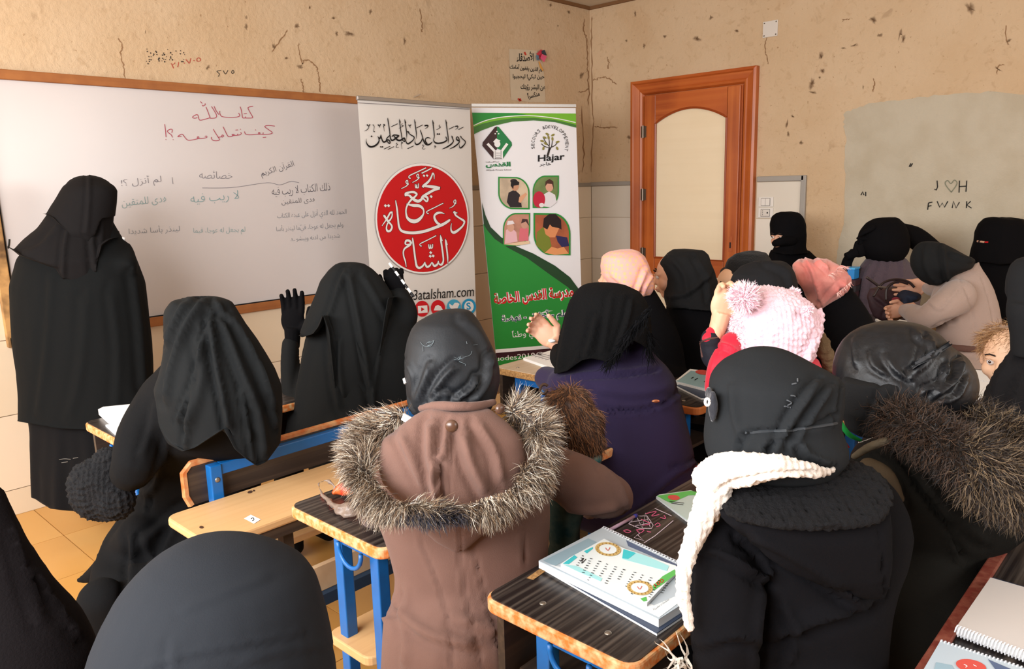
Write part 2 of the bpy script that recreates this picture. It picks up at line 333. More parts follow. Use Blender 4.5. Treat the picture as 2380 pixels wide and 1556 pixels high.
# ------------------------------------------------------------------ room shell
plaster = mat('beige_plaster', (206, 180, 148), .9, bump=(34, .65, .008), var=(2.2, .6, (196, 166, 130)), spec=.1)
nt = plaster.node_tree; N = nt.nodes; Lk = nt.links; b = N['Principled BSDF']
prev = b.inputs['Base Color'].links[0].from_socket; tc = N.new('ShaderNodeTexCoord')
for sc_, lo, hi, am, cc in ((9.0, .66, .76, .35, (140, 112, 84)), (55.0, .68, .74, .8, (156, 124, 90)), (20.0, .58, .72, .45, (178, 148, 114)), (3.1, .6, .8, .3, (186, 148, 108))):
    n = N.new('ShaderNodeTexNoise'); n.inputs['Scale'].default_value = sc_; n.inputs['Detail'].default_value = 5; n.inputs['Distortion'].default_value = .6; Lk.new(tc.outputs['Object'], n.inputs['Vector'])
    r = N.new('ShaderNodeValToRGB'); r.color_ramp.elements[0].position = lo; r.color_ramp.elements[1].position = hi; Lk.new(n.outputs['Fac'], r.inputs[0])
    ml = N.new('ShaderNodeMath'); ml.operation = 'MULTIPLY'; ml.inputs[1].default_value = am; Lk.new(r.outputs[0], ml.inputs[0])
    mx = N.new('ShaderNodeMix'); mx.data_type = 'RGBA'; Lk.new(ml.outputs[0], mx.inputs[0]); Lk.new(prev, mx.inputs[6]); mx.inputs[7].default_value = (*srgb(cc), 1); prev = mx.outputs[2]
Lk.new(prev, b.inputs['Base Color'])
def struct(o): o['kind'] = 'structure'; return o
XL, YB, ZC = -1.6, -2.6, 3.0
wall_f = struct(MB().box(XL, XR + .15, YF, YF + .15, 0, ZC).build('wall_front', plaster))
wall_r = struct(MB().box(XR, XR + .15, YB, 3.72, 0, ZC).box(XR, XR + .15, 3.72, YF, 0, ZC).build('wall_right', plaster))
ceil_m = mat('ceiling_paint', (206, 196, 178), .9, bump=(30, .3, .003))
struct(MB().box(XL, XR + .15, YB, YF + .15, ZC, ZC + .1).build('ceiling', ceil_m))
# left and rear walls stand outside the frame and are pierced by the windows
wl = MB().box(XL - .15, XL, YB, YF, 0, 1.15).box(XL - .15, XL, YB, YF, 2.65, ZC).box(XL - .15, XL, YB, -.4, 1.15, 2.65).box(XL - .15, XL, 3.9, YF, 1.15, 2.65).box(XL - .15, XL, 2.0, 2.2, 1.15, 2.65)
struct(wl.build('wall_left', plaster))
wb = MB().box(XL, XR, YB - .15, YB, 0, 1.3).box(XL, XR, YB - .15, YB, 2.75, ZC).box(XL, .6, YB - .15, YB, 1.3, 2.75).box(4.6, XR, YB - .15, YB, 1.3, 2.75)
struct(wb.build('wall_rear', plaster))
# floor of ochre tiles
floor = struct(MB().box(XL, XR, YB, YF, -.12, -.004).build('floor', mat('floor_grout', (150, 105, 60), .8)))
tilem = [mat('ochre_tile_%s' % k, c, .32, var=(1.6, .6, c2), bump=(6, .15, .002), spec=.4) for k, c, c2 in (('warm', (200, 146, 76), (212, 162, 94)), ('pale', (206, 154, 84), (196, 138, 66)))]
ts = .445
i = 0
for ix in range(-4, 14):
    for iy in range(-8, 10):
        x0 = .53 + ix * ts - .445 * 1; y0 = 4.235 - (iy + 1) * ts - .0
        x1 = min(x0 + ts - .004, XR); y1 = y0 + ts - .004
        if x0 < XL or x1 - x0 < .02 or y0 < YB: continue
        if x0 > 3.4 and y0 < 2.9: continue          # hidden under the benches
        MB().box(x0, x1, y0, y1, -.006, 0).build('tile', tilem[(ix * 3 + iy * 5) % 2], floor)
struct(MB().box(3.36, XR, YB, 2.9, -.006, -.0005).build('floor', tilem[0]))
# glazed wall tiles below the dado line (1.53 m)
wt = [mat('cream_wall_tile', (222, 204, 178), .3, var=(1.2, .5, (214, 192, 162)), spec=.35), mat('cream_wall_tile_light', (226, 208, 184), .3, var=(1.5, .5, (217, 197, 168)), spec=.35)]
zz = [0.0, .13, .50, .865, 1.23, 1.50]
for r in range(5):
    x = XL
    k = 0
    while x < XR - .02:
        x1 = min(x + .60, XR - .012)
        MB().box(x, x1 - .004, YF - .012, YF, zz[r] + .001, zz[r + 1] - .003).build('tile', wt[(k + r) % 2], wall_f); x += .60; k += 1
struct(MB().box(XL, XR, YF - .018, YF, 1.50, 1.532).build('trim_1', mat('grey_trim', (150, 140, 126), .5)))
wtr = [mat('grey_wall_tile', (220, 212, 198), .3, var=(1.3, .5, (210, 200, 184)), spec=.35), mat('grey_wall_tile_light', (224, 216, 203), .3, spec=.35)]
for r in range(5):
    MB().box(XR - .012, XR, 3.80, YF - .014, zz[r] + .001, zz[r + 1] - .003).build('tile', wtr[r % 2], wall_r)
    MB().box(XR - .012, XR, 2.34, 2.675, zz[r] + .001, zz[r + 1] - .003).build('tile', wtr[r % 2], wall_r)
tg = mat('pewter_trim', (158, 152, 144), .45)
struct(MB().box(XR - .02, XR, 3.80, YF, 1.50, 1.535).build('trim_2', tg, bevel=.006))
struct(MB().box(XR - .024, XR, 2.315, 2.675, 1.50, 1.54).box(XR - .024, XR, 2.30, 2.34, 0, 1.54).build('trim_3', tg, bevel=.006))
struct(MB().box(4.9, XR, YF - .02, YF, 2.975, 3.0).box(XR - .02, XR, 3.5, YF - .02, 2.975, 3.0).build('trim_4', mat('brown_cornice', (120, 84, 52), .7)))
# repair patch, cracks and stains
gp = mat('grey_repair_plaster', (190, 180, 160), .9, bump=(45, .6, .006), var=(5, .5, (172, 158, 134)), spec=.1)
pt = [(1963, 262), (1990, 252), (2030, 240), (2062, 236), (2110, 231), (2170, 222), (2230, 218), (2300, 214), (2370, 220), (2420, 222), (2420, 760), (1980, 760), (1950, 640), (1946, 585), (1960, 520), (1966, 440), (1962, 380), (1966, 320), (1961, 290)]
poly(PR, [(x + RNG.normal(0, 1.5), y + RNG.normal(0, 1.5)) for x, y in np.array(spline(pt[:8] + [(2300, 212)], 5)).tolist() + pt[8:11] + np.array(spline(pt[11:] + [pt[0]], 5)).tolist()[:-1]], gp, 'repair_patch', wall_r, .0015)
ck = mat('dark_crack', (146, 112, 80), .95); ck2 = mat('sooty_stain', (158, 128, 94), .95)
fl = [[(275, 88), (284, 108), (280, 125), (286, 150), (291, 185)], [(694, 100), (697, 125), (702, 148), (708, 140), (720, 142), (735, 155), (740, 175), (742, 190), (745, 215)], [(700, 184), (704, 200), (706, 214)], [(632, 122), (655, 90), (668, 70)], [(977, 20), (980, 55), (982, 75)],
      [(1360, 45), (1356, 62), (1360, 80), (1364, 90), (1366, 130), (1366, 160), (1369, 200), (1367, 245)], [(1366, 165), (1358, 170)], [(1345, 215), (1360, 212), (1368, 205)], [(1352, 245), (1356, 330), (1354, 400)]]
o = strokes(PF, fl, 2.4, ck, 'crack', wall_f, .0012, jit=1.1)
fr = [[(1378, 188), (1392, 182), (1408, 180), (1420, 186), (1433, 196)], [(1382, 295), (1400, 297), (1420, 296), (1433, 297)], [(1412, 132), (1414, 145), (1413, 160)], [(1783, 86), (1777, 110), (1782, 130), (1785, 150)], [(2030, 182), (2032, 196), (2028, 214)], [(1957, 45), (1965, 46), (1975, 42)], [(2340, 60), (2338, 85), (2345, 105)], [(1460, 318), (1462, 335)], [(1398, 278), (1394, 296)], [(2317, 172), (2320, 155), (2335, 150)], [(1376, 40), (1374, 80), (1376, 130), (1375, 200), (1378, 300), (1374, 400)]]
strokes(PR, fr, 2.2, ck, 'crack', wall_r, .0012, jit=1.1)
nt = ck2.node_tree; N = nt.nodes; Lk = nt.links; ck2.node_tree.nodes['Principled BSDF'].inputs['Base Color'].default_value = (*srgb((112, 84, 58)), 1)
a_ = N.new('ShaderNodeVertexColor'); a_.layer_name = 'Col'; n_ = N.new('ShaderNodeTexNoise'); n_.inputs['Scale'].default_value = 60; tc_ = N.new('ShaderNodeTexCoord'); Lk.new(tc_.outputs['Object'], n_.inputs['Vector']); m1 = N.new('ShaderNodeMath'); m1.operation = 'MULTIPLY'; m1.use_clamp = True; m2_ = N.new('ShaderNodeMath'); m2_.operation = 'MULTIPLY'; m2_.inputs[1].default_value = 1.7; Lk.new(n_.outputs['Fac'], m2_.inputs[0]); Lk.new(a_.outputs[0], m1.inputs[0]); Lk.new(m2_.outputs[0], m1.inputs[1]); Lk.new(m1.outputs[0], N['Principled BSDF'].inputs['Alpha'])
def blotch(pl, x, y, rx, ry, rot, par, m):
    n = 14; P = [(px + RNG.normal(0, rx * .22), py + RNG.normal(0, ry * .22)) for px, py in ell(x, y, rx, ry, n, rot)]
    c = pl.px(x, y, .0012); V = [c] + [pl.px(x + (a - x) * .55, y + (b_ - y) * .55, .0012) for a, b_ in P] + [pl.px(a + (a - x) * .25, b_ + (b_ - y) * .25, .0012) for a, b_ in P]
    Fc = [(0, 1 + i, 1 + (i + 1) % n) for i in range(n)] + [(1 + i, 1 + n + i, 1 + n + (i + 1) % n, 1 + (i + 1) % n) for i in range(n)]
    me = mesh(V, Fc, 'stain'); at = me.color_attributes.new('Col', 'FLOAT_COLOR', 'POINT'); at.data.foreach_set('color', np.array([[v, v, v, 1] for v in [.95] + [.55] * n + [0] * n], float).ravel()); link('stain', me, m, par)
for x, y, rx, ry, rt in ((2100, 90, 4, 9, .3), (2255, 20, 8, 12, -.4), (1476, 32, 3, 8, 0), (1545, 85, 4, 3, 0), (1497, 107, 3, 5, 0), (1713, 72, 5, 3, .5), (1653, 40, 4, 5, .3), (2092, 80, 3, 12, .3), (2045, 82, 5, 4, 0), (1908, 130, 4, 9, .4), (1985, 105, 9, 3, -.4), (1960, 112, 5, 2, .1), (1887, 195, 5, 11, .3), (1890, 215, 8, 3, .2), (1829, 290, 3, 10, .2), (1832, 312, 3, 6, 0), (1912, 165, 5, 6, -.6), (2345, 95, 7, 3, -.5), (2320, 160, 9, 2, .6), (1842, 270, 4, 3, .8), (1862, 332, 5, 4, .1), (2006, 203, 2, 5, 0), (1462, 320, 5, 4, 0), (1620, 90, 9, 5, .2), (2030, 46, 8, 6, .8), (1905, 180, 3, 3, 0), (1456, 95, 3, 3, 0)):
    blotch(PR, x, y, rx, ry, rt, wall_r, ck2)
for x, y, rx, ry, rt in ((697, 155, 6, 5, .5), (690, 61, 5, 5, .3), (573, 62, 4, 6, 0), (573, 40, 3, 4, 0), (338, 75, 2, 4, 0), (812, 78, 10, 5, .4), (782, 78, 4, 6, 0), (636, 108, 4, 5, 0), (861, 28, 4, 6, .2), (940, 95, 3, 8, 0), (483, 157, 4, 6, .8), (1280, 12, 3, 4, 0), (1322, 28, 3, 4, 0), (665, 135, 4, 3, 0), (1297, 60, 2, 3, 0), (720, 18, 2, 4, 0), (775, 42, 4, 3, 0), (1352, 175, 3, 8, .5)):
    blotch(PF, x, y, rx, ry, rt, wall_f, ck2)
# scratched writing on the plaster
red_pen = mat('red_marker', (176, 78, 62), .8); gr = mat('pencil', (58, 50, 44), .8)
txt(PF, '٢٨٠٧٠٥', (400, 160), (468, 142), 13, red_pen, 'scribble', wall_f)
strokes(PF, [[(514, 164), (504, 166), (510, 172), (507, 178)], [(519, 164), (524, 172), (530, 163)], [(538, 168), (541, 163), (544, 168), (540, 171), (538, 168)]], 1.6, gr, 'scribble', wall_f)
dots = MB()
for _ in range(46):
    x, y = 340 + RNG.random() * 90, 145 - RNG.random() * 28 + RNG.normal(0, 3); dots.ball(PF.px(x, y, .0), .0022 + .002 * RNG.random(), 6, 4)
tag(dots.build('pockmarks', gr, wall_f), kind='stuff')
pen = mat('black_marker', (40, 38, 34), .8)
strokes(PR, [[(2178, 420), (2179, 435), (2176, 442), (2172, 440)], [(2230, 420), (2229, 448)], [(2247, 420), (2245, 446)], [(2229, 434), (2246, 433)], [(2158, 472), (2156, 488)], [(2158, 472), (2167, 470)], [(2157, 480), (2165, 478)], [(2178, 468), (2184, 482), (2190, 472), (2195, 482), (2203, 468)], [(2213, 484), (2216, 468), (2222, 484), (2230, 470)], [(2247, 468), (2246, 484)], [(2256, 468), (2247, 477), (2258, 484)], [(2113, 388), (2117, 380)], [(2116, 388), (2121, 380)], [(2001, 454), (2005, 446), (2008, 454)], [(2012, 446), (2012, 456)]], 2.6, pen, 'scribble', wall_r, .004, smooth=False)
strokes(PR, [[(2211, 447), (2199, 432), (2197, 424), (2203, 420), (2210, 427), (2218, 419), (2224, 424), (2222, 432), (2211, 447)]], 2.4, mat('green_pencil', (128, 128, 108), .8), 'scribble', wall_r, .004)

# ------------------------------------------------------------------ door
pine = mat('varnished_pine', (186, 96, 40), .35, var=(2.5, .8, (150, 66, 26)), wave=(.5, 'Z', .55, (206, 118, 56)), spec=.5)
pine_h = mat('varnished_pine_rail', (184, 92, 38), .35, var=(2.5, .8, (150, 66, 26)), wave=(.5, 'Y', .55, (204, 116, 54)), spec=.5)
door = bpy.data.objects.new('door_1', None); COL.objects.link(door); door.location = (XR, 3.25, 0); struct(door)
Y0, Y1, ZT = 2.69, 3.79, 2.335
prof = [(0, .0), (.0, .05), (.02, .055), (.03, .042), (.075, .03), (.085, .036), (.10, .03), (.115, .008), (.115, 0)]   # architrave section
def architrave(side):
    V = []; n = len(prof)
    for q, dpt in prof:
        if side == 'l': P = [(XR - dpt, Y1 - q, 0), (XR - dpt, Y1 - q, ZT - q)]
        elif side == 'r': P = [(XR - dpt, Y0 + q, 0), (XR - dpt, Y0 + q, ZT - q)]
        else: P = [(XR - dpt, Y1 - q, ZT - q), (XR - dpt, Y0 + q, ZT - q)]
        V += P
    Fc = [(2 * i, 2 * i + 1, 2 * ((i + 1) % n) + 1, 2 * ((i + 1) % n)) for i in range(n)] + [tuple(2 * i for i in range(n)), tuple(2 * i + 1 for i in range(n))]
    MB().add(V, Fc).build('architrave', pine if side != 't' else pine_h, door)
for s in 'lrt': architrave(s)
a0, a1, zt = Y0 + .117, Y1 - .117, ZT - .117
MB().box(XR - .012, XR - .001, a0, a1, 0.0, zt).build('jamb', pine, door)
leaf_x = XR - .035
sw_ = .105
MB().box(leaf_x, leaf_x + .024, a1 - sw_ - .01, a1 - .012, .01, zt - .006).build('stile', pine, door, bevel=.004)
MB().box(leaf_x, leaf_x + .024, a0 + .012, a0 + sw_ + .01, .01, zt - .006).build('stile', pine, door, bevel=.004)
yl, yr = a1 - sw_ - .012, a0 + sw_ + .012
top = [(leaf_x, yl, zt - .006), (leaf_x, yr, zt - .006)]
arc = [(leaf_x, yr + (yl - yr) * t, 1.985 + .10 * math.sin(math.pi * t) ** .8) for t in np.linspace(0, 1, 21)]
m_ = MB(); m_.prism(top + arc, (.024, 0, 0)); m_.build('top_rail', pine_h, door)
MB().box(leaf_x, leaf_x + .024, yr, yl, .76, .895).build('lock_rail', pine_h, door, bevel=.004)
MB().box(leaf_x, leaf_x + .024, yr, yl, .01, .20).build('bottom_rail', pine_h, door, bevel=.004)
pm = mat('blind_cream_panel', (240, 222, 190), .45, var=(4, .35, (234, 214, 178)), wave=(.35, 'Y', .25, (228, 206, 170)), spec=.3)
MB().box(leaf_x + .012, leaf_x + .02, yr - .005, yl + .005, .89, 2.12).build('panel', pm, door)
MB().box(leaf_x + .012, leaf_x + .02, yr - .005, yl + .005, .19, .77).build('panel', pm, door)
bead = MB(); pts = [(leaf_x - .001, yl, .90)] + [(leaf_x - .001, p[1], p[2]) for p in reversed(arc)] + [(leaf_x - .001, yr, .90), (leaf_x - .001, yl, .90)]
bead.tube(pts, .009, 6); bead.build('bead', mat('dark_pine', (150, 66, 24), .35, spec=.5), door)
brass = mat('aged_steel', (120, 108, 96), .35, metal=.8)
for z in (1.93, 1.42, .93):
    h_ = MB().tube([(leaf_x - .012, a1 - .006, z - .05), (leaf_x - .012, a1 - .006, z + .05)], .008, 8); h_.box(leaf_x - .006, leaf_x + .002, a1 - .03, a1 + .02, z - .045, z + .045); h_.build('hinge', brass, door)
MB().box(leaf_x - .003, leaf_x, a0 + .045, a0 + .075, .97, 1.09).build('keyhole_plate', mat('bare_wood_mark', (176, 92, 50), .6), door)
MB().box(leaf_x - .005, leaf_x - .002, a0 + .055, a0 + .066, 1.0, 1.045).build('keyhole', ink, door)

# ------------------------------------------------------------------ fixtures on the right wall
wp = mat('ivory_plastic', (214, 206, 196), .4); wp2 = mat('ivory_plastic_light', (226, 220, 212), .35)
t = thing('cover_plate', (XR, 2.615, 2.58), 'square white cover plate screwed high on the wall above the door corner', 'plate')
MB().box(XR - .008, XR, 2.56, 2.672, 2.525, 2.635).build('plate', wp, t, bevel=.003)
for y_, z_ in ((2.572, 2.537), (2.66, 2.537), (2.572, 2.623), (2.66, 2.623)): MB().ball((XR - .009, y_, z_), (.003, .005, .005), 8, 6).build('screw', mat('dark_screw', (96, 84, 70), .5, metal=.5), t)
for z_, lab, kind in ((1.352, 'white double light switch on the tiles beside the door, above the socket', 'light_switch'), (1.272, 'white power socket plate on the tiles directly below the light switch', 'power_socket')):
    t = thing(kind, (XR - .012, 2.60, z_), lab, 'switch' if kind == 'light_switch' else 'socket')
    MB().box(XR - .022, XR - .012, 2.54, 2.655, z_ - .036, z_ + .036).build('plate', wp2, t, bevel=.003)
    MB().box(XR - .0235, XR - .02, 2.562, 2.634, z_ - .028, z_ + .028).build('rim', mat('grey_gap', (120, 114, 108), .5), t)
    if kind == 'light_switch':
        for a, b_ in ((2.565, 2.597), (2.599, 2.631)): MB().box(XR - .029, XR - .022, a, b_, z_ - .025, z_ + .025).build('rocker', wp2, t, bevel=.002)
    else:
        MB().box(XR - .026, XR - .022, 2.565, 2.631, z_ - .025, z_ + .025).build('socket_face', wp, t, bevel=.002)
        for dy, dz in ((.0, .014), (.0, 0), (.0, -.014)): MB().ball((XR - .027, 2.617 + dy, z_ + dz), (.002, .003, .003), 8, 6).build('hole', ink, t)
        MB().ball((XR - .027, 2.58, z_), (.002, .006, .006), 10, 6).build('hole', ink, t)
# dome camera in the corner under the ceiling
c0 = U(1375, 8, 6.6); t = thing('security_camera', (c0[0], c0[1], ZC), 'small dome security camera under the ceiling in the room corner', 'camera')
mb = MB(); rr = [(.0, .0), (.03, .066), (.0, .070), (-.055, .066), (-.085, .060)]
mb.tube([(c0[0], c0[1], ZC), (c0[0], c0[1], c0[2] + .03), (c0[0], c0[1], c0[2] - .03), (c0[0], c0[1], c0[2] - .034)], [.05, .066, .062, .05], 24)
mb.build('housing', mat('cream_plastic', (206, 196, 176), .4), t, True)
MB().ball((c0[0], c0[1], c0[2] - .03), (.047, .047, .058), 24, 14).build('dome', mat('smoked_dome', (26, 20, 18), .05, spec=.9), t, True)
MB().ball((c0[0], c0[1], c0[2] - .03), (.050, .050, .012), 24, 10).build('dome_ring', mat('clear_ring', (190, 160, 130), .2), t, True)

# ------------------------------------------------------------------ handwritten notice
pp = mat('faded_paper', (206, 190, 164), .8, var=(8, .4, (196, 176, 148)))
q = PF.px(1225, 175); t = thing('handwritten_notice', q, 'handwritten Arabic paper notice taped high on the wall above the banners', 'notice')
poly(PF, [(1183, 114), (1215, 115), (1248, 118), (1262, 150), (1266, 190), (1268, 238), (1230, 237), (1188, 232), (1186, 200), (1185, 160)], pp, 'paper', t, .003)
for s_, bl, br, h_ in (('الأصدقاء', (1201, 144), (1241, 144), 24), ('هم الذين يقفون أمامك', (1184, 164), (1262, 172), 17), ('حين تبكي! ليحجبوا', (1192, 187), (1265, 188), 15), ('عن البشر رؤيتك', (1210, 210), (1267, 212), 15), ('منكسراً', (1229, 233), (1256, 226), 17)): txt(PF, s_, bl, br, h_, ink, 'lettering', t, .005, fat=.02)
rd = mat('red_marker_bright', (196, 60, 44), .7); strokes(PF, [[(1219, 121), (1222, 128)], [(1204, 229), (1209, 235)], [(1208, 229), (1211, 235)]], 4, rd, 'heart', t, .005)
q = PF.px(1262, 130); t = thing('paper_bow', q, 'folded pink and blue paper bow with a gold tail pinned to the notice corner', 'decoration')
for cpts, cm, of in (([(1248, 125), (1258, 115), (1264, 119), (1257, 133)], (202, 60, 76), .02), ([(1260, 118), (1266, 116), (1271, 129), (1261, 125)], (52, 62, 74), .028), ([(1247, 128), (1252, 129), (1254, 140), (1249, 140)], (92, 120, 138), .022), ([(1257, 135), (1261, 126), (1271, 131), (1265, 144)], (226, 92, 130), .03), ([(1254, 127), (1261, 126), (1258, 136), (1253, 136)], (150, 34, 48), .024)):
    V = [PF.px(x, y, of + .004 * (i % 2)) for i, (x, y) in enumerate(cpts)]; m_ = MB(); m_.prism(V, (0, .006, 0)); m_.build('ribbon_loop', mat('ribbon_%d' % cm[0], cm, .4), t)
V = [PF.px(*p, .012) for p in ((1252, 143), (1254, 143), (1263, 162), (1262, 166), (1256, 158))]; m_ = MB(); m_.prism(V, (0, .003, 0)); m_.build('ribbon_tail', mat('gold_ribbon', (226, 170, 90), .3, metal=.3), t)

# ------------------------------------------------------------------ whiteboard
q = PF.px(500, 450); wbd = thing('whiteboard', (2.1, YF - .02, .87), 'large whiteboard with worn wooden frame and Arabic handwriting on the front wall', 'whiteboard')
bm_ = mat('whiteboard_surface', (205, 198, 196), .22, var=(1.4, .35, (196, 188, 186)), spec=.45)
bx0, bx1, bz0, bz1 = .985, 3.3, .88, 2.065
MB().box(bx0 + .03, bx1, YF - .022, YF - .013, bz0, bz1).build('board', bm_, wbd)
fw_ = mat('worn_brown_frame', (164, 104, 56), .55, var=(9, .6, (136, 80, 44)), bump=(40, .3, .002), wave=(.6, 'X', .35, (120, 70, 38))); fw2 = mat('worn_bare_frame', (198, 152, 96), .6, var=(12, .9, (90, 66, 44)), bump=(40, .3, .002))
MB().box(bx0 - .01, bx1, YF - .04, YF - .013, bz1, bz1 + .045).build('frame_rail', fw_, wbd, bevel=.004)
MB().box(bx0 - .01, bx1, YF - .04, YF - .013, bz0 - .05, bz0).build('frame_rail', fw_, wbd, bevel=.004)
MB().box(bx0 - .02, bx0 + .03, YF - .04, YF - .013, bz0 - .05, bz1 + .045).build('frame_rail', fw2, wbd, bevel=.004)
MB().box(bx0 + .03, bx0 + .037, YF - .030, YF - .02, bz0, bz1).box(bx0 + .03, bx1, YF - .030, YF - .02, bz0, bz0 + .006).build('seal', ink, wbd)
PB = PL((0, YF - .0235, 0), (0, -1, 0))
rm = mat('red_board_marker', (168, 62, 82), .6); km = mat('black_board_marker', (62, 62, 74), .6); gm = mat('grey_board_marker', (122, 118, 124), .6); tm = mat('teal_board_marker', (120, 156, 158), .6); sm_ = mat('slate_board_marker', (104, 114, 124), .6)
for s_, bl, br, h_, m_, sl in (('القرآن الكريم', (610, 416), (686, 392), 22, km, 0), ('خصائصه', (463, 415), (540, 416), 18, gm, 0), ('لم أنزل ؟!', (283, 440), (376, 430), 26, gm, 0),
                           ('ذلك الكتاب لا ريب فيه', (633, 460), (768, 448), 24, km, 0), ('هدى للمتقين', (655, 478), (734, 472), 15, km, 0), ('لا ريب فيه', (444, 478), (556, 468), 26, tm, 0), ('هدى للمتقين', (284, 485), (390, 474), 22, tm, 0),
                           ('الحمد لله الذي أنزل على عبده الكتاب', (645, 514), (806, 504), 22, sm_, 0), ('ولم يجعل له عوجا، قيّما لينذر بأسا', (643, 544), (798, 533), 20, sm_, 0), ('شديدا من لدنه ويبشر ....', (676, 564), (790, 556), 14, sm_, 0), ('لم يجعل له عوجا، قيما', (450, 548), (570, 545), 18, tm, 0), ('لينذر بأسا شديدا', (300, 548), (418, 541), 20, sm_, 0)):
    txt(PB, s_, bl, br, h_, m_, 'handwriting', wbd, .0008, fat=-.016)

K = 13
brush(PB, [[(x, y, K) for x, y in ln] for ln in ([(1850, 188), (1770, 205), (1755, 230), (1800, 320), (1845, 400), (1820, 420), (1700, 420), (1650, 415), (1635, 340), (1620, 260), (1600, 200)], [(1675, 335), (1725, 330)], [(1705, 395), (1700, 420)], [(1570, 325), (1590, 370), (1540, 400), (1380, 408), (1240, 390), (1200, 340), (1195, 285)], [(1085, 190), (1120, 270), (1175, 350)], [(1035, 195), (1100, 300), (1135, 380), (1100, 420), (1010, 425)], [(925, 205), (960, 290), (1005, 415)], [(1005, 415), (840, 460), (790, 450), (755, 355), (680, 380), (660, 410), (700, 425), (750, 412)], [(850, 165), (865, 185), (885, 170), (910, 155), (905, 135)], [(815, 95), (845, 130)],
     [(2280, 580), (2150, 568), (2085, 590), (2160, 650), (2235, 710), (2190, 735), (2080, 745), (1960, 740), (1800, 752), (1710, 740), (1685, 690)], [(1960, 740), (1965, 705), (1990, 715), (1975, 745)], [(2050, 735), (2055, 710)], [(2050, 803), (2108, 800)], [(1900, 655), (1908, 657)], [(1610, 705), (1620, 730), (1580, 755), (1460, 765), (1440, 745), (1480, 745), (1450, 775), (1390, 790), (1350, 770), (1290, 650), (1262, 595)], [(1550, 735), (1548, 755)], [(1510, 658), (1550, 655)], [(1600, 642), (1608, 645)], [(1240, 800), (1275, 775), (1245, 755), (1225, 790), (1165, 800)], [(1070, 645), (1110, 715), (1165, 800), (1190, 850), (1130, 870), (1060, 860), (1030, 820), (1035, 800)], [(905, 785), (930, 775), (940, 800), (880, 820), (780, 825), (750, 800), (775, 790), (770, 825), (600, 860), (540, 840), (490, 780), (450, 740), (390, 765), (370, 790), (435, 780)], [(260, 800), (235, 750), (180, 710), (165, 670), (230, 640), (258, 660), (248, 710)], [(272, 846), (279, 850)], [(110, 545), (125, 680), (135, 795)], [(130, 843), (136, 848)])], 370, 225, 8.5, rm, 'handwriting', wbd, .0008)
strokes(PB, [[(400, 412), (402, 428)], [(470, 437), (540, 436), (620, 425), (650, 430), (675, 422), (695, 425)]], 1.1, gm, 'handwriting', wbd, .0008)
strokes(PB, [[(x, 556 + 2 * math.sin(x)), (x + 1.5, 557)] for x in (678, 688, 698)], 1.5, sm_, 'handwriting', wbd, .0008)
V = [PF.px(x, y, .03) for x, y in ((20, 555), (24, 560), (23, 580), (19, 585))]; 
strokes(PB, [[(22, 556), (21, 568), (19, 578)]], 4, pen, 'handwriting', wbd, .0008)
# nail above the banner
q = PF.px(962, 226); tag(MB().tube([q, q + np.array([0, -.07, .012])], .004, 8).build('nail', mat('bright_nail', (210, 205, 200), .3, metal=.8)), 'bright nail sticking out of the front wall above the white banner', 'nail')

# ------------------------------------------------------------------ roll-up banners
def banner_base(t, pl, xa, xb, yb, ya=None):
    A = pl.px(*xa); B = pl.px(*xb); dv = (B - A); dv[2] = 0; L = np.linalg.norm(dv); dv /= L; nn = pl.n.copy(); A[2] = 0
    if nn.dot(CAMP - A) < 0: nn = -nn
    P = [A + nn * .05, A + dv * L + nn * .05, A + dv * L - nn * .05, A - nn * .05]; m_ = MB(); m_.prism([p + np.array([0, 0, .012]) for p in P], (0, 0, .075)); m_.build('cassette', alu, t, bevel=.008)
    for f_ in (.12, .88):
        c = A + dv * L * f_; m_ = MB(); m_.prism([c - dv * .03 + nn * .14, c + dv * .03 + nn * .14, c + dv * .03 - nn * .1, c - dv * .03 - nn * .1], (0, 0, .012)); m_.build('foot', alu, t)
alu = mat('brushed_aluminium', (176, 172, 168), .35, metal=.7)
vinyl = mat('banner_vinyl', (222, 218, 213), .45, spec=.35)
P1 = PL((0, 3.80, 0), (0, -1, 0)); t = thing('roll_up_banner', (3.22, 3.8, 0), 'white roll-up banner with red disc and Arabic calligraphy beside the whiteboard', 'banner')
def sheet(pl, quad, m, t, wav=.006):
    (x0, y0), (x1, y1), (x2, y2), (x3, y3) = quad; V = []; Fc = []; nx, ny = 16, 30
    for j in range(ny + 1):
        for i in range(nx + 1):
            u, v = i / nx, j / ny; xa, ya = x0 + (x3 - x0) * v, y0 + (y3 - y0) * v; xb, yb = x1 + (x2 - x1) * v, y1 + (y2 - y1) * v
            V.append(pl.px(xa + (xb - xa) * u, ya + (yb - ya) * u, -.004 - wav * (2 * u - 1) ** 6))
    for j in range(ny):
        for i in range(nx): a = j * (nx + 1) + i; Fc.append((a, a + 1, a + nx + 2, a + nx + 1))
    n = len(V); V += [np.array(p) - pl.n * .002 for p in V]; Fc += [tuple(reversed([k + n for k in f])) for f in Fc]
    return link('sheet', mesh(V, Fc, 'sheet'), m, t, True)
b1bot = proj([[2.80, 3.8, .09], [3.66, 3.8, .09]]); sheet(P1, [(831, 232), (1092, 243), (b1bot[0][1], b1bot[1][1]), (b1bot[0][0], b1bot[1][0])], vinyl, t)
A, B = P1.px(829, 229), P1.px(1094, 240); MB().box(A[0], B[0], 3.79, 3.81, A[2] - .008, A[2] + .016).build('top_rail', alu, t, bevel=.004)
strokes(P1, [[(831, 239), (1092, 254)]], 1.2, gm, 'seam', t, .001)
banner_base(t, P1, (b1bot[0][0], b1bot[1][0]), (b1bot[0][1], b1bot[1][1]), 0)
MB().tube([(3.23, 3.85, .03), (3.23, 3.84, 2.02)], .01, 8).build('pole', alu, t)

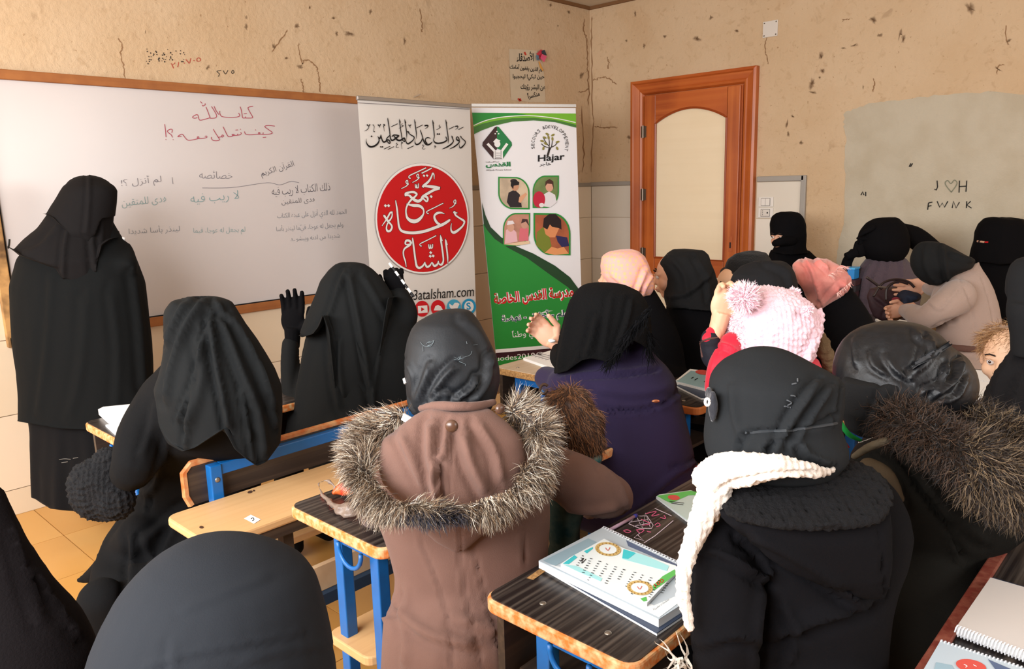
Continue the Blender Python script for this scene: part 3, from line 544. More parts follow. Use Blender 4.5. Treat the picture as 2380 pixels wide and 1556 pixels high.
HA = [[(200,1000,10),(190,1100,24),(240,1230,50),(330,1310,70),(430,1320,70),(560,1270,70),(660,1180,60),(710,1080,44),(700,980,40),(670,920,24),(665,890,10)],[(680,940,30),(740,980,60),(770,900,30),(780,830,16)],[(780,830,16),(800,930,36),(840,1060,46),(900,1130,66),(980,1100,60),(1060,1040,60),(1130,1080,44),(1150,1150,44),(1120,1190,40),(1050,1120,36),(1010,1040,40),(1030,970,36),(1100,900,40),(1140,860,30)],
 [(1058,155,10),(1065,230,34),(1100,450,36),(1130,650,36),(1150,850,36),(1170,980,44),(1220,1060,60),(1300,1040,60),(1400,960,60),(1480,900,60),(1490,870,50),(1400,850,50),(1300,850,50),(1240,900,40),(1225,915,10)],[(1310,900,40),(1380,970,50),(1460,1050,70),(1560,1060,70),(1650,1010,60),(1720,970,60),(1750,1040,44),(1740,1110,44),(1690,1090,36),(1650,1030,36),(1620,900,34),(1580,650,32),(1540,350,34),(1525,190,10)],[(1535,250,30),(1575,345,16)],
 [(1740,205,10),(1755,320,34),(1790,550,34),(1820,800,34),(1815,990,8)],[(1750,270,30),(1795,360,16)],[(1860,700,40),(1900,770,34),(2000,850,40),(2100,910,44),(2120,980,36),(2060,1070,40),(1950,1160,54),(1870,1200,60),(1810,1150,36),(1795,1060,16),(1810,990,8)],[(1870,700,30),(1940,745,16)],[(2130,215,10),(2150,330,34),(2180,550,34),(2210,800,32),(2205,1000,8)],[(2145,280,28),(2180,370,14)],
 [(1205,510,26),(1450,395,26)],[(910,1410,26),(1150,1300,24)],[(1065,1425,26),(1305,1315,24)],[(1860,1395,28),(2095,1285,26)],[(408,900,-56)],[(780,1325,-50)],[(850,1325,-50)],[(230,435,50),(290,500,24),(290,560,24),(220,640,24),(135,690,16)],[(335,425,44),(295,510,20)],[(465,430,30),(515,500,20),(505,600,16),(490,680,18),(520,715,44)],[(670,435,44),(725,500,24),(730,550,14)],[(765,420,40),(730,500,20)],[(900,425,50),(940,450,30),(895,490,30),(905,580,16),(925,700,12)],
 [(1650,390,20),(1620,420,16),(1640,470,24),(1685,475,24),(1600,530,20),(1510,580,14)],[(1900,440,40),(1945,500,22),(1960,560,14)],[(1990,430,36),(1950,500,18)],[(1430,1160,16),(1400,1200,24),(1440,1220,18),(1465,1210,14),(1410,1280,20),(1400,1340,22),(1450,1355,18),(1500,1330,14)],[(1605,1130,30),(1650,1165,34),(1600,1190,20),(1610,1280,14),(1635,1400,12)]]
HB = [[(370,1000,30),(330,1100,44),(250,1190,54),(150,1230,60),(90,1180,40),(75,1100,16),(90,1000,8)],[(295,630,10),(310,700,32),(370,880,34),(400,1000,36),(440,1110,50),(510,1210,60),(590,1240,64),(680,1210,56),(750,1150,30),(775,1110,10)],[(705,1000,10),(650,960,34),(570,955,44),(500,1010,34),(500,1100,44),(560,1190,50)],[(785,240,10),(800,350,36),(830,600,34),(855,850,32),(858,1015,8)],[(795,300,28),(840,390,14)],
 [(835,930,8),(820,1020,20),(850,1110,44),(930,1170,60),(1050,1180,60),(1200,1150,58),(1320,1090,54),(1360,1030,36),(1330,950,36),(1320,900,10)],[(1312,225,10),(1330,330,34),(1365,600,34),(1400,850,34),(1420,1050,30),(1410,1190,8)],[(1320,290,28),(1370,380,14)],[(1550,870,10),(1570,940,34),(1610,1040,36),(1620,1110,36),(1540,1210,50),(1400,1310,54),(1280,1370,40),(1160,1415,8)],[(1560,890,30),(1600,940,14)],
 [(1860,1100,30),(1800,1060,60),(1750,1020,44),(1750,950,34),(1790,920,34),(1840,980,36),(1860,1080,36),(1850,1150,40),(1750,1250,50),(1620,1340,44),(1450,1415,8)],[(1895,870,10),(1930,940,30),(2010,1020,34),(2090,1090,38),(2100,1170,34),(2030,1270,46),(1930,1360,56),(1880,1350,36),(1855,1270,18),(1860,1200,8)],[(1905,890,30),(1950,920,14)],[(145,560,28),(385,440,26)],[(480,470,60),(570,460,60),(600,490,40),(560,550,24),(480,590,14)],
 [(1075,440,20),(1045,470,20),(1060,520,26),(1105,525,24),(1030,590,22),(945,635,14)],[(985,810,-56)],[(1055,810,-56)],[(1450,610,28),(1660,505,26)],[(1710,500,50),(1790,490,44),(1790,560,24),(1710,625,14)],[(1835,625,28),(2020,530,24)],[(900,1265,14),(860,1300,24),(920,1310,18),(860,1375,20)],[(410,1225,14),(380,1260,24),(440,1280,18),(390,1340,20),(390,1400,20),(440,1415,18),(490,1390,12)]]
brush(P1, HA, 840, 265, 17.29, ink, 'lettering', t, .001); brush(P1, HB, 960, 265, 17.29, ink, 'lettering', t, .001)
poly(P1, ell(981, 509, 110, 130, 64, -.02), mat('pale_shadow_ring', (150, 142, 138), .6), 'disc_edge', t, .0008)
poly(P1, ell(981, 508, 108.5, 128.5, 64, -.02), whitep, 'disc_border', t, .0013); poly(P1, ell(981.5, 509, 105, 124, 64, -.02), redp, 'disc', t, .0018)

DA = [[(1440,430,10),(1435,330,28),(1405,290,34),(1375,370,36),(1310,480,50),(1200,580,62),(1170,615,50)],[(1160,600,30),(1300,605,60),(1450,625,75),(1555,650,75)],[(1550,660,50),(1420,700,60),(1260,790,62),(1170,850,60),(1130,920,60),(1060,960,75),(980,940,70),(900,880,60),(850,830,50),(800,815,45),(755,820,40)],[(1180,850,40),(1260,860,50),(1285,920,45),(1260,970,35),(1200,920,40),(1160,870,30)],
 [(740,840,14),(760,780,60),(850,750,50),(950,745,55),(1020,790,45),(980,850,45),(920,900,50),(860,960,45),(800,1050,40),(765,1150,36),(765,1260,38),(800,1370,60),(900,1440,90),(1010,1440,90),(1110,1370,70),(1180,1270,36),(1185,1180,36),(1140,1110,60),(1060,1070,70),(950,1065,70),(860,1050,50),(770,1030,12)],
 [(1195,350,-45)],[(1270,345,-45)],[(1368,850,-50)],[(1240,160,26),(1050,250,26),(860,340,26),(830,390,22),(865,410,30)],[(1380,165,26),(1270,225,30),(1145,285,28)],[(1080,400,30),(1040,390,20),(1020,340,24),(1055,310,22),(1065,370,22),(1040,440,24),(920,510,14)],[(820,550,30),(780,540,20),(760,490,24),(795,460,22),(805,520,22),(780,590,24),(650,660,14)],[(985,560,20),(990,620,24),(1010,640,24),(1020,560,16),(1030,635,22),(1060,630,22),(1062,540,20)],[(1960,1020,30),(1915,1000,20),(1915,955,22),(1950,930,20),(1960,990,22),(1900,1080,20),(1810,1130,12)]]
DB = [[(441,-37,8),(445,0,22),(470,150,34),(490,350,34),(510,500,40),(560,590,50),(680,630,58),(850,635,62),(1050,600,60),(1250,530,60),(1420,460,58),(1545,380,46),(1555,355,10)],[(1450,245,8),(1380,220,36),(1300,230,50),(1245,280,40),(1250,350,48),(1300,430,50),(1370,470,40)],[(1655,200,40),(1680,270,36),(1760,330,36),(1840,380,44),(1860,420,36),(1820,500,36),(1720,590,50),(1640,630,56),(1590,590,34),(1585,500,18),(1600,440,6)],[(1640,215,30),(1710,225,20)],
 [(370,210,30),(330,220,34),(280,310,34),(230,390,26),(160,490,12)],[(355,210,26),(370,260,24),(350,330,28),(290,390,36),(210,290,44),(205,270,20)],[(270,390,36),(340,460,36),(365,520,34),(330,590,44),(275,600,44),(250,540,30),(270,450,26),(300,420,20)],[(230,75,-45)],[(295,75,-45)],[(1420,25,20),(1250,110,20),(1100,185,20),(1080,215,18),(1115,240,26)],
 [(1465,760,8),(1480,850,34),(1500,1000,32),(1515,1150,30),(1520,1270,8)],[(1480,790,20),(1510,880,14)],[(1365,680,8),(1375,780,34),(1400,950,34),(1420,1100,34),(1425,1220,32),(1390,1290,46),(1340,1280,30),(1320,1220,20)],[(1380,720,20),(1405,800,14)],[(1325,1225,20),(1300,1290,40),(1240,1320,46),(1200,1260,28),(1185,1250,16),(1150,1310,36),(1090,1340,46),(1050,1280,30),(1045,1240,14),(1010,1310,36),(940,1360,46),(880,1330,46),(850,1200,38),(830,1050,36),(810,900,36),(795,780,30),(788,735,8)],
 [(770,850,40),(720,800,50),(660,800,44),(640,860,30),(680,880,24),(750,870,40),(700,910,44),(630,960,36),(600,1030,28),(610,1130,28),(640,1220,28),(660,1340,10)],[(1165,1045,-45)],[(1155,1120,-45)],[(1215,1115,-45)],[(1125,880,20),(1130,940,24),(1150,960,22),(1165,880,16),(1170,950,22),(1200,940,22),(1205,875,18)],[(1275,695,20),(1120,775,20),(960,855,20),(940,890,16),(970,910,26)]]
for zs, oy, sc_ in ((DA, 375, 10.348), (DB, 470, 8.891)):
    brush(P1, zs, 870, oy, sc_, ink, 'lettering_outline', t, .0024, .75); brush(P1, zs, 870, oy, sc_, whitep, 'lettering', t, .0032)
txt(P1, 'do3atalsham.com', (935, 700), (1101, 689), 24, ink, 'lettering', t, .001, slant=.12)
for x, cc in ((945, (206, 30, 40)), (981, (206, 30, 40)), (1018, (206, 30, 40)), (1055, (70, 170, 206)), (1090, (40, 152, 200))):
    poly(P1, ell(x, 718 - (x - 981) * .045, 16.5, 18.5, 30), mat('icon_%d' % cc[0], cc, .5), 'icon', t, .001)
poly(P1, [(971, 712), (993, 710), (994, 727), (972, 729)], whitep, 'icon_mark', t, .002); poly(P1, [(979, 715), (987, 719), (979, 724)], redp, 'icon_mark', t, .003)
poly(P1, [(1008, 722), (1012, 712), (1018, 709), (1025, 713), (1030, 722)], whitep, 'icon_mark', t, .002)
poly(P1, [(1044, 706), (1052, 711), (1057, 704), (1064, 704), (1068, 707), (1064, 716), (1056, 724), (1046, 726), (1050, 720), (1045, 714)], whitep, 'icon_mark', t, .002)
poly(P1, ell(1090, 713, 11, 13, 24), whitep, 'icon_mark', t, .002); txt(P1, 'S', (1085, 721), (1095, 720), 17, mat('icon_40', (40, 152, 200)), 'icon_mark', t, .003, fat=.03)

ang = math.radians(28)
P2 = PL((3.96, 3.86, 0), (-math.sin(ang), -math.cos(ang), 0)); t = thing('roll_up_banner', (4.3, 3.7, 0), 'green and white roll-up school banner with four photo panels, nearest the room corner', 'banner')
t['group'] = ''; del t['group']
vin2 = mat('banner_vinyl_cool', (232, 231, 234), .45, spec=.35); g1 = mat('leaf_green_print', (40, 138, 54), .5); g2 = mat('dark_green_print', (32, 66, 36), .5); g3 = mat('lime_print', (112, 178, 44), .5); g4 = mat('mid_green_print', (66, 120, 50), .5)
sheet(P2, [(1096, 250), (1338, 251), (1358, 892), (1160, 900)], vin2, t, .004)
A, B = P2.px(1096, 248), P2.px(1339, 249); dv = B - A; m_ = MB(); m_.prism([A, B, B + np.array([0, 0, .02]), A + np.array([0, 0, .02])], tuple(-P2.n * .015)); m_.build('top_rail', alu, t)
banner_base(t, P2, (1160, 905), (1362, 895), 0)
MB().tube([P2.px(1262, 900, -.05), P2.px(1218, 252, -.05)], .01, 8).build('pole', alu, t)
def lx(y): return np.interp(y, [250, 900], [1096, 1160])
def rx(y): return np.interp(y, [250, 892], [1338, 1358])
poly(P2, [(lx(262), 262)] + [(1338.4, 264), (rx(297), 297)] + [(x, 297 - 17 * math.sin(math.pi * (x - 1100) / 330) ** 1 if x > 1180 else 0) for x in ()] + [(1290, 284), (1240, 280), (1190, 283), (1150, 292), (1120, 303), (lx(312), 312)], g4, 'print_swoosh', t, .001)
poly(P2, [(lx(262), 262), (1338.4, 264), (rx(290), 290), (1290, 279), (1240, 274), (1190, 275), (1150, 281), (1120, 288), (lx(296), 296)], g3, 'print_swoosh', t, .0015)
poly(P2, [(lx(262), 262), (1200, 263), (1230, 268), (1190, 270), (1150, 276), (1120, 284), (lx(290), 290)], g1, 'print_swoosh', t, .002)
strokes(P2, [[(1101, 292), (1130, 280), (1170, 272), (1230, 269), (1290, 275), (1338, 285)]], 2, whitep, 'print_line', t, .003)
bx = [(1120, 470), (1128, 500), (1140, 528), (1165, 552), (1200, 573), (1240, 590), (1290, 618), (1325, 645), (1347, 675)]
poly(P2, bx + [(rx(760), 760), (1340, 760), (1160, 640), (1128, 560)], g2, 'print_swoosh', t, .001)
poly(P2, [(lx(520) + .5, 520), (1132, 535), (1150, 556), (1180, 576), (1225, 600), (1280, 640), (1320, 668), (1347, 695), (rx(806), 806), (1310, 805), (lx(813), 813)], g1, 'print_field', t, .0015)
poly(P2, [(lx(813), 813), (rx(796), 796), (rx(804), 804), (lx(821), 821)], whitep, 'print_line', t, .0022)
poly(P2, [(lx(821), 821), (rx(804), 804), (rx(815), 815), (lx(833), 833)], mat('maroon_print', (58, 26, 34), .5), 'print_line', t, .0022)
poly(P2, [(lx(833), 833), (rx(815), 815), (rx(880), 880), (lx(897), 897)], g1, 'print_field', t, .0015)
def petal(c, corner, w, h, sk):      # leaf shaped photo panel: one square corner at `corner`, the opposite one sharp as well
    x0, y0, x1, y1 = c; P = []
    if corner in ('tl', 'br'):
        P = [(x0, y0)] + [(x0 + (x1 - x0) * (.5 + .5 * math.sin(a)), y0 + (y1 - y0) * .5 * (1 - math.cos(a))) for a in np.linspace(.2, math.pi / 2, 10)] + [(x1, y1)] + [(x0 + (x1 - x0) * .5 * (1 - math.sin(a)), y1 - (y1 - y0) * .5 * (1 - math.cos(a))) for a in np.linspace(.2, math.pi / 2, 10)]
    else:
        P = [(x1, y0), (x1, y0 + (y1 - y0) * .5)] + [(x0 + (x1 - x0) * (.5 + .5 * math.cos(a)), y0 + (y1 - y0) * (.5 + .5 * math.sin(a))) for a in np.linspace(.2, math.pi / 2 - .1, 10)] + [(x0, y1), (x0, y0 + (y1 - y0) * .5)] + [(x0 + (x1 - x0) * .5 * (1 - math.cos(a)), y0 + (y1 - y0) * .5 * (1 - math.sin(a))) for a in np.linspace(.2, math.pi / 2 - .1, 10)]
    return P
skin_p = mat('print_skin', (206, 150, 118), .6); skin_p2 = mat('print_skin_tan', (210, 134, 78), .6); hair_p = mat('print_hair', (44, 28, 26), .6)
panels = [((1158, 411, 1231, 487), 'tl', (216, 194, 166)), ((1238, 408, 1299, 484), 'tr', (120, 140, 84)), ((1169, 495, 1232, 572), 'tr', (196, 140, 118)), ((1240, 495, 1326, 594), 'tl', (176, 96, 62))]
for c, k, cc in panels:
    P = petal(c, k, 0, 0, 0); ce = np.mean(P, 0); poly(P2, P, g1, 'photo_border', t, .0028); Q = [tuple(ce + (np.array(p) - ce) * .91) for p in P]; poly(P2, Q, mat('photo_ground_%d' % cc[0], cc, .6, var=(9, .6, tuple(int(v * .7) for v in cc))), 'photo_panel', t, .0036)
def pr(pts, cc, off=.0044, nm='photo_figure'): return poly(P2, pts, mat('print_%d_%d_%d' % cc, cc, .6), nm, t, off)
pr([(1178, 470), (1182, 448), (1196, 441), (1208, 452), (1213, 482), (1186, 482)], (44, 36, 40)); pr(ell(1197, 432, 9, 12), (196, 144, 112), .005); pr([(1187, 432), (1188, 422), (1198, 418), (1207, 424), (1206, 430), (1194, 432), (1193, 440)], (30, 24, 26), .0056); pr(ell(1194, 421, 8, 5), (52, 40, 40), .0048); pr([(1207, 458), (1222, 448), (1225, 452), (1210, 472), (1205, 470)], (216, 160, 124), .005)
pr([(1262, 480), (1264, 452), (1276, 445), (1290, 453), (1294, 470), (1280, 482)], (224, 220, 224)); pr(ell(1277, 434, 9, 12), (214, 160, 136), .005); pr([(1267, 434), (1268, 422), (1277, 416), (1286, 422), (1287, 440), (1283, 428), (1272, 427)], (74, 46, 36), .0056); pr(ell(1253, 464, 14, 19), (190, 34, 62), .006); pr(ell(1259, 477, 6, 5), (232, 220, 222), .0066)
pr([(1173, 567), (1176, 535), (1188, 528), (1200, 540), (1203, 562)], (226, 180, 186)); pr(ell(1187, 529, 8, 10), (206, 158, 134), .005); pr([(1206, 560), (1208, 532), (1220, 526), (1229, 534), (1228, 560)], (214, 110, 120)); pr(ell(1219, 522, 8, 10), (200, 150, 130), .005); pr([(1178, 524), (1180, 514), (1192, 513), (1196, 520)], (228, 220, 222), .0056); pr([(1211, 520), (1214, 509), (1226, 510), (1230, 526), (1222, 515)], (70, 44, 46), .0056); pr([(1172, 568), (1230, 560), (1231, 567), (1200, 571)], (226, 196, 160), .006)
pr([(1246, 570), (1248, 540), (1262, 528), (1276, 548), (1282, 572), (1268, 590)], (118, 128, 44)); pr([(1264, 530), (1268, 512), (1284, 500), (1298, 508), (1300, 530), (1290, 552), (1278, 552), (1268, 545)], (216, 140, 92), .005); pr([(1262, 528), (1264, 508), (1276, 498), (1292, 498), (1304, 512), (1305, 534), (1298, 530), (1284, 528), (1278, 522), (1272, 534)], (36, 22, 22), .0056); pr([(1292, 548), (1318, 552), (1323, 572), (1306, 575), (1296, 562)], (44, 38, 84), .005); pr([(1266, 588), (1282, 574), (1296, 578), (1310, 574), (1322, 590), (1290, 593)], (222, 150, 96), .006)
# diamond school emblem
mr = mat('umber_print', (60, 34, 34), .5); em = mat('emerald_print', (30, 122, 66), .5)
poly(P2, [(1155, 294), (1150, 296), (1122, 331), (1121, 339), (1148, 371), (1149, 352), (1155, 347)], mr, 'emblem', t, .001); poly(P2, [(1155, 294), (1160, 296), (1189, 331), (1190, 338), (1169, 369), (1167, 350), (1155, 345)], em, 'emblem', t, .001)
strokes(P2, [[(1133, 334), (1150, 352), (1150, 369)], [(1179, 334), (1166, 352), (1166, 369)]], 6, whitep, 'emblem_mark', t, .002, smooth=False)
poly(P2, [(1150, 350), (1166, 350), (1166, 371), (1150, 371)], whitep, 'emblem_mark', t, .002); poly(P2, ell(1156, 335, 7, 7.5, 20), whitep, 'emblem_mark', t, .0026); poly(P2, [(1146, 330), (1153, 322), (1163, 327), (1155, 336)], whitep, 'emblem_mark', t, .003)
for x, y in ((1151, 311), (1155, 306), (1159, 311)): poly(P2, ell(x, y, 1.6, 1.6, 10), whitep, 'emblem_mark', t, .002)
for y in (356, 361, 366): strokes(P2, [[(1153, y), (1163, y)]], 1.2, gm, 'emblem_mark', t, .004)
strokes(P2, [[(1150, 369), (1166, 369)]], 1.5, mr, 'emblem_mark', t, .004)
txt(P2, 'القدس', (1129, 391), (1187, 390), 14, em, 'lettering', t, .001, fat=.05); txt(P2, 'مدرسة القدس الخاصة', (1129, 379), (1160, 378), 3.5, ink, 'lettering', t, .001, fat=.02); txt(P2, 'AlQuds Private School', (1130, 398), (1188, 397), 4, ink, 'lettering', t, .001)
# tree emblem with lettering round it
tr = mat('tree_trunk_print', (48, 40, 34), .5); lf = mat('olive_leaf_print', (138, 130, 58), .5)
strokes(P2, [[(1274, 362), (1277, 348), (1276, 338)], [(1277, 350), (1282, 340), (1284, 326)], [(1276, 340), (1268, 330), (1262, 318)], [(1276, 344), (1265, 340), (1258, 334)], [(1278, 344), (1290, 338), (1296, 330)], [(1277, 338), (1276, 324), (1273, 314)]], 1.8, tr, 'tree_print', t, .001); strokes(P2, [[(1272, 364), (1275, 354), (1277, 345)]], 4.5, tr, 'tree_print', t, .001)
for x, y, r_ in ((1272, 312, .5), (1285, 314, -.6), (1266, 320, .4), (1260, 328, .2), (1296, 330, -.3), (1263, 345, 1.8), (1295, 345, 1.2), (1284, 323, 1.5), (1275, 320, 1.4), (1268, 334, .6)): poly(P2, ell(x, y, 4.6, 2.4, 12, r_), lf, 'leaf_print', t, .002)
txt(P2, 'Hajar', (1250, 381), (1312, 376), 20, ink, 'lettering', t, .001, fat=.02, slant=.1); txt(P2, 'هاجر', (1254, 388), (1280, 387), 11, ink, 'lettering', t, .001)
ss = 'SECOURS &DÉVELOPPEMENT'
for i, ch in enumerate(ss):
    if ch == ' ': continue
    a = math.radians(-100 + (i / (len(ss) - 1)) * 207) ; cx_, cy_ = 1278 + 36 * math.sin(a), 336 - 38 * math.cos(a); dx, dy = math.cos(a) * 2.6, math.sin(a) * 2.6; txt(P2, ch, (cx_ - dx, cy_ - dy), (cx_ + dx, cy_ + dy), 7.5, ink, 'lettering', t, .001)
def outl2(s_, bl, br, h_, a, b_, f1, f2, of=.0024): txt(P2, s_, bl, br, h_, a, 'lettering_outline', t, of, fat=f1); txt(P2, s_, bl, br, h_, b_, 'lettering', t, of + .0008, fat=f2)
outl2('مدرسة القدس الخاصة', (1150, 716), (1335, 697), 34, whitep, redp, .09, .03)
navy = mat('navy_print', (36, 34, 84), .5); outl2('علم - أخلاق - نهضة', (1166, 757), (1324, 743), 28, whitep, navy, .07, .005)
txt(P2, 'كلٌّ يبني وطناً', (1192, 793), (1290, 782), 24, whitep, 'lettering', t, .0024)
txt(P2, 'alquodes2018@gmail.com', (1128, 846), (1350, 826), 16, whitep, 'lettering', t, .0024); txt(P2, '0935196117', (1132, 870), (1225, 862), 16, whitep, 'lettering', t, .0024)

# ------------------------------------------------------------------ desks and benches
blk = mat('black_wood_laminate', (34, 28, 27), .3, wave=(1.6, 'X', .75, (92, 82, 74)), spec=.4, bump=(60, .1, .001))
board = mat('dark_bench_board', (52, 42, 36), .4, wave=(1.0, 'X', .6, (84, 68, 54)), spec=.4)
edge_o = mat('chipped_particle_edge', (208, 116, 52), .6, var=(60, 1.0, (206, 176, 130)), bump=(120, .5, .002), spec=.3)
edge_p = mat('raw_particle_board', (186, 142, 88), .85, var=(130, .8, (120, 82, 48)), bump=(150, .8, .003))
beech = mat('beech_laminate', (204, 162, 112), .42, wave=(.9, 'X', .35, (186, 140, 92)), spec=.4, bump=(80, .1, .001))
blue = mat('blue_steel', (14, 98, 168), .4, var=(14, .35, (30, 70, 120)), spec=.5)
steel = mat('steel_screw', (150, 140, 128), .35, metal=.8)
def rrect(x0, x1, y0, y1, r, corners='1111', n=5):
    P = []
    for k, (cx_, cy_, a0_) in enumerate(((x0 + r, y0 + r, 180), (x1 - r, y0 + r, 270), (x1 - r, y1 - r, 0), (x0 + r, y1 - r, 90))):
        for i in range(n + 1):
            a = math.radians(a0_ + 90 * i / n); P.append((cx_ + r * math.cos(a), cy_ + r * math.sin(a)))
    return P
def slab(x0, x1, y0, y1, z0, z1, r=.03): m_ = MB(); m_.prism([(x, y, z0) for x, y in rrect(x0, x1, y0, y1, r)], (0, 0, z1 - z0)); return m_
def desk(x0, x1, y0, y1, label, group=None, top=blk, edge=edge_o, z=.75, hook=True, legs=(.04, .28), screws=True, seat=None, back=None, panel=True, shelf=True):
    t = thing('school_desk', ((x0 + x1) / 2, (y0 + y1) / 2, 0), label, 'desk', group)
    slab(x0, x1, y0, y1, z - .03, z - .0022).build('desktop', edge, t, bevel=.005)
    slab(x0 + .006, x1 - .006, y0 + .006, y1 - .006, z - .0022, z, .026).build('laminate', top, t)
    w = .032; ya, yb = y0 + .1, y1 - .15 + .0
    lx0, lx1 = x0 + .04, x1 - .04
    for lx_ in (lx0, lx1 - w):
        for ly in (y0 + .07, y0 + .215): MB().box(lx_, lx_ + w, ly, ly + w, 0.0, z - .03).build('leg', blue, t, bevel=.003)
        MB().box(lx_ + .004, lx_ + w - .004, y0 + .10, y0 + .22, z - .07, z - .032).build('brace', blue, t)
        MB().box(lx_ + .002, lx_ + w - .002, y0 + .102, y0 + .215, .10, .13).build('brace', blue, t)
    MB().box(lx0 + w, lx1 - w, y0 + .22, y0 + .245, z - .06, z - .034).build('rail', blue, t)
    if shelf: MB().box(lx0 + .01, lx1 - .01, y0 + .05, y0 + .3, z - .17, z - .158).build('book_shelf', board, t)
    if panel: MB().box(x0 + .02, x1 - .02, y1 - .04, y1 - .022, z - .2, z - .031).build('front_panel', board, t)
    if hook:
        cx_, cy_, cz = lx0 + .01, y0 + .15, z - .055; P = [(cx_ - .03, cy_ + .045 * math.cos(a), cz + .045 * math.sin(a)) for a in np.linspace(-math.pi * 1.02, .15, 12)]
        MB().tube(P, .0055, 8).build('bag_hook', blue, t, True)
    if screws:
        for sx, sy in ((.055, .09), (.055, .24)): MB().ball((x0 + sx, y0 + sy, z), (.007, .007, .003), 12, 6).build('screw', steel, t, True)
    if seat:
        ys0, ys1, zs = seat; slab(x0 + .02, x1 - .02, ys0, ys1, zs - .025, zs, .03).build('seat_plank', beech, t, bevel=.004)
        for lx_ in (lx0 + .08, lx1 - w - .08):
            MB().box(lx_, lx_ + w, (ys0 + ys1) / 2 - .016, (ys0 + ys1) / 2 + .016, 0, zs - .026).build('seat_leg', blue, t)
    return t
D1 = desk(.935, 1.86, .635, .985, 'black topped school desk with a notebook stack, chipped orange edge and blue legs, lower centre', seat=(.30 + .07, .60, .43))
D2 = desk(.925, 1.86, 1.285, 1.668, 'black topped school desk with a red scarf on it, left of the brown hooded coat', panel=False, shelf=False, seat=(1.385, 1.565, .43))
D0 = desk(.85, 1.95, 2.50, 2.885, 'black topped school desk with open white notebook beside the standing woman', panel=True, seat=None)
D4 = desk(1.15, 2.25, -.08, .292, 'black topped desk with red-brown front rim in the bottom right corner', edge=mat('red_brown_rim', (112, 48, 38), .5, var=(50, .7, (140, 84, 66)), bump=(120, .4, .002)), hook=False, screws=False)
slab(1.15, 2.25, .272, .296, .7505, .759, .01).build('rim', MATS['red_brown_rim'], D4, bevel=.003)
D3 = desk(2.31, 2.95, 1.965, 2.305, 'pale topped school desk with raw chipboard edge in front of the green banner', top=mat('worn_pale_laminate', (196, 176, 150), .5, wave=(.9, 'X', .4, (170, 140, 104))), edge=edge_p, hook=False)
D5 = desk(2.29, 2.72, 1.29, 1.655, 'black topped school desk with blue-covered notebook right of the purple coat', hook=False, edge=mat('orange_wood_edge', (190, 112, 56), .5))
MB().box(2.33, 2.70, 1.657, 1.68, .60, .80).build('backrest', mat('dark_green_board', (58, 56, 44), .5, wave=(1, 'X', .4, (90, 84, 64))), D5); 
D6 = desk(2.45, 3.45, .62, .975, 'black topped school desk in the middle column, behind the child in the pink knitted hat', hook=False)
D7 = desk(3.75, 4.8, 2.0, 2.34, 'school desk nearest the right wall in the front row of the far column', hook=False)
D8 = desk(3.45, 4.6, 1.15, 1.47, 'school desk in the far column under the maroon handbag', hook=False)
for (x0, x1, y0, y1, lab) in ((2.33, 3.4, 2.62, 2.80, 'wooden bench seat under the girl in the peach headscarf'), (2.33, 3.4, .99, 1.22, 'wooden bench seat under the child in the pink knitted hat'), (3.0, 3.8, .98, 1.2, 'wooden bench seat under the woman in the taupe coat'), (2.2, 2.28, 1.0, 1.2, '')):
    if not lab: continue
    t = thing('bench', ((x0 + x1) / 2, (y0 + y1) / 2, 0), lab, 'bench'); slab(x0, x1, y0, y1, .405, .43).build('seat_plank', beech, t, bevel=.004)
    for lx_ in (x0 + .08, x1 - .12): MB().box(lx_, lx_ + .03, y0 + .08, y0 + .11, 0, .404).build('leg', blue, t)
# bench with backrest behind the front-left woman and the light plank behind it
t = thing('bench', (1.4, 2.0, 0), 'blue framed bench with dark backrest board, behind the woman writing at the left', 'bench')
PB2 = PL((0, 2.06, 0), (0, -1, 0))
zt2, zb2 = .782, .664; xa = .842
m_ = MB(); P = [(x, 2.06, z) for x, z in [(xa + .0, zb2 + .03), (xa + .012, zb2), (2.0, zb2), (2.0, zt2), (xa + .02, zt2), (xa, zt2 - .02)]]; m_.prism(P, (0, .022, 0)); m_.build('backrest', board, t)
m_ = MB(); m_.tube([(2.0, 2.066, zt2), (xa + .02, 2.066, zt2), (xa, 2.066, zt2 - .02), (xa, 2.066, zb2 + .03), (xa + .012, 2.066, zb2)], .0105, 6); m_.build('edge_band', mat('orange_edge_band', (190, 104, 52), .5, var=(40, .7, (206, 168, 120))), t)
MB().box(xa + .06, xa + .094, 2.03, 2.062, 0, zt2 - .012).build('post', blue, t, bevel=.003)
MB().box(1.86, 1.894, 2.03, 2.062, 0, zt2 - .012).build('post', blue, t, bevel=.003)
MB().box(xa + .094, 1.86, 2.035, 2.06, zt2 - .045, zt2 - .012).build('rail', blue, t, bevel=.002)
MB().ball((xa + .078, 2.03, zt2 - .055), (.008, .004, .008), 12, 8).build('bolt', steel, t, True)
slab(.86, 1.98, 2.11, 2.36, .405, .43).build('seat_plank', beech, t, bevel=.004)
for x in (.93, 1.86): MB().box(x, x + .03, 2.3, 2.33, 0, .404).build('leg', blue, t)
t = thing('bench', (1.3, 1.87, 0), 'light beech plank bench with a small white sticker, empty, behind the writing woman', 'bench')
slab(.755, 1.95, 1.752, 2.012, .656, .68, .035).build('seat_plank', beech, t, bevel=.006)
MB().box(.80, 1.9, 1.76, 1.785, .625, .655).build('rail', board, t)
for x in (.98, 1.8): MB().box(x, x + .03, 1.80, 1.83, 0, .655).build('leg', board, t)
PZs = PZ(.6805)
poly(PZs, [(567, 1206), (583, 1197), (606, 1208), (590, 1218)], mat('sticker', (236, 234, 230), .6), 'sticker', t, .0006); strokes(PZs, [[(583, 1207), (588, 1204), (590, 1209), (586, 1211)]], 1.5, ink, 'sticker_mark', t, .001)
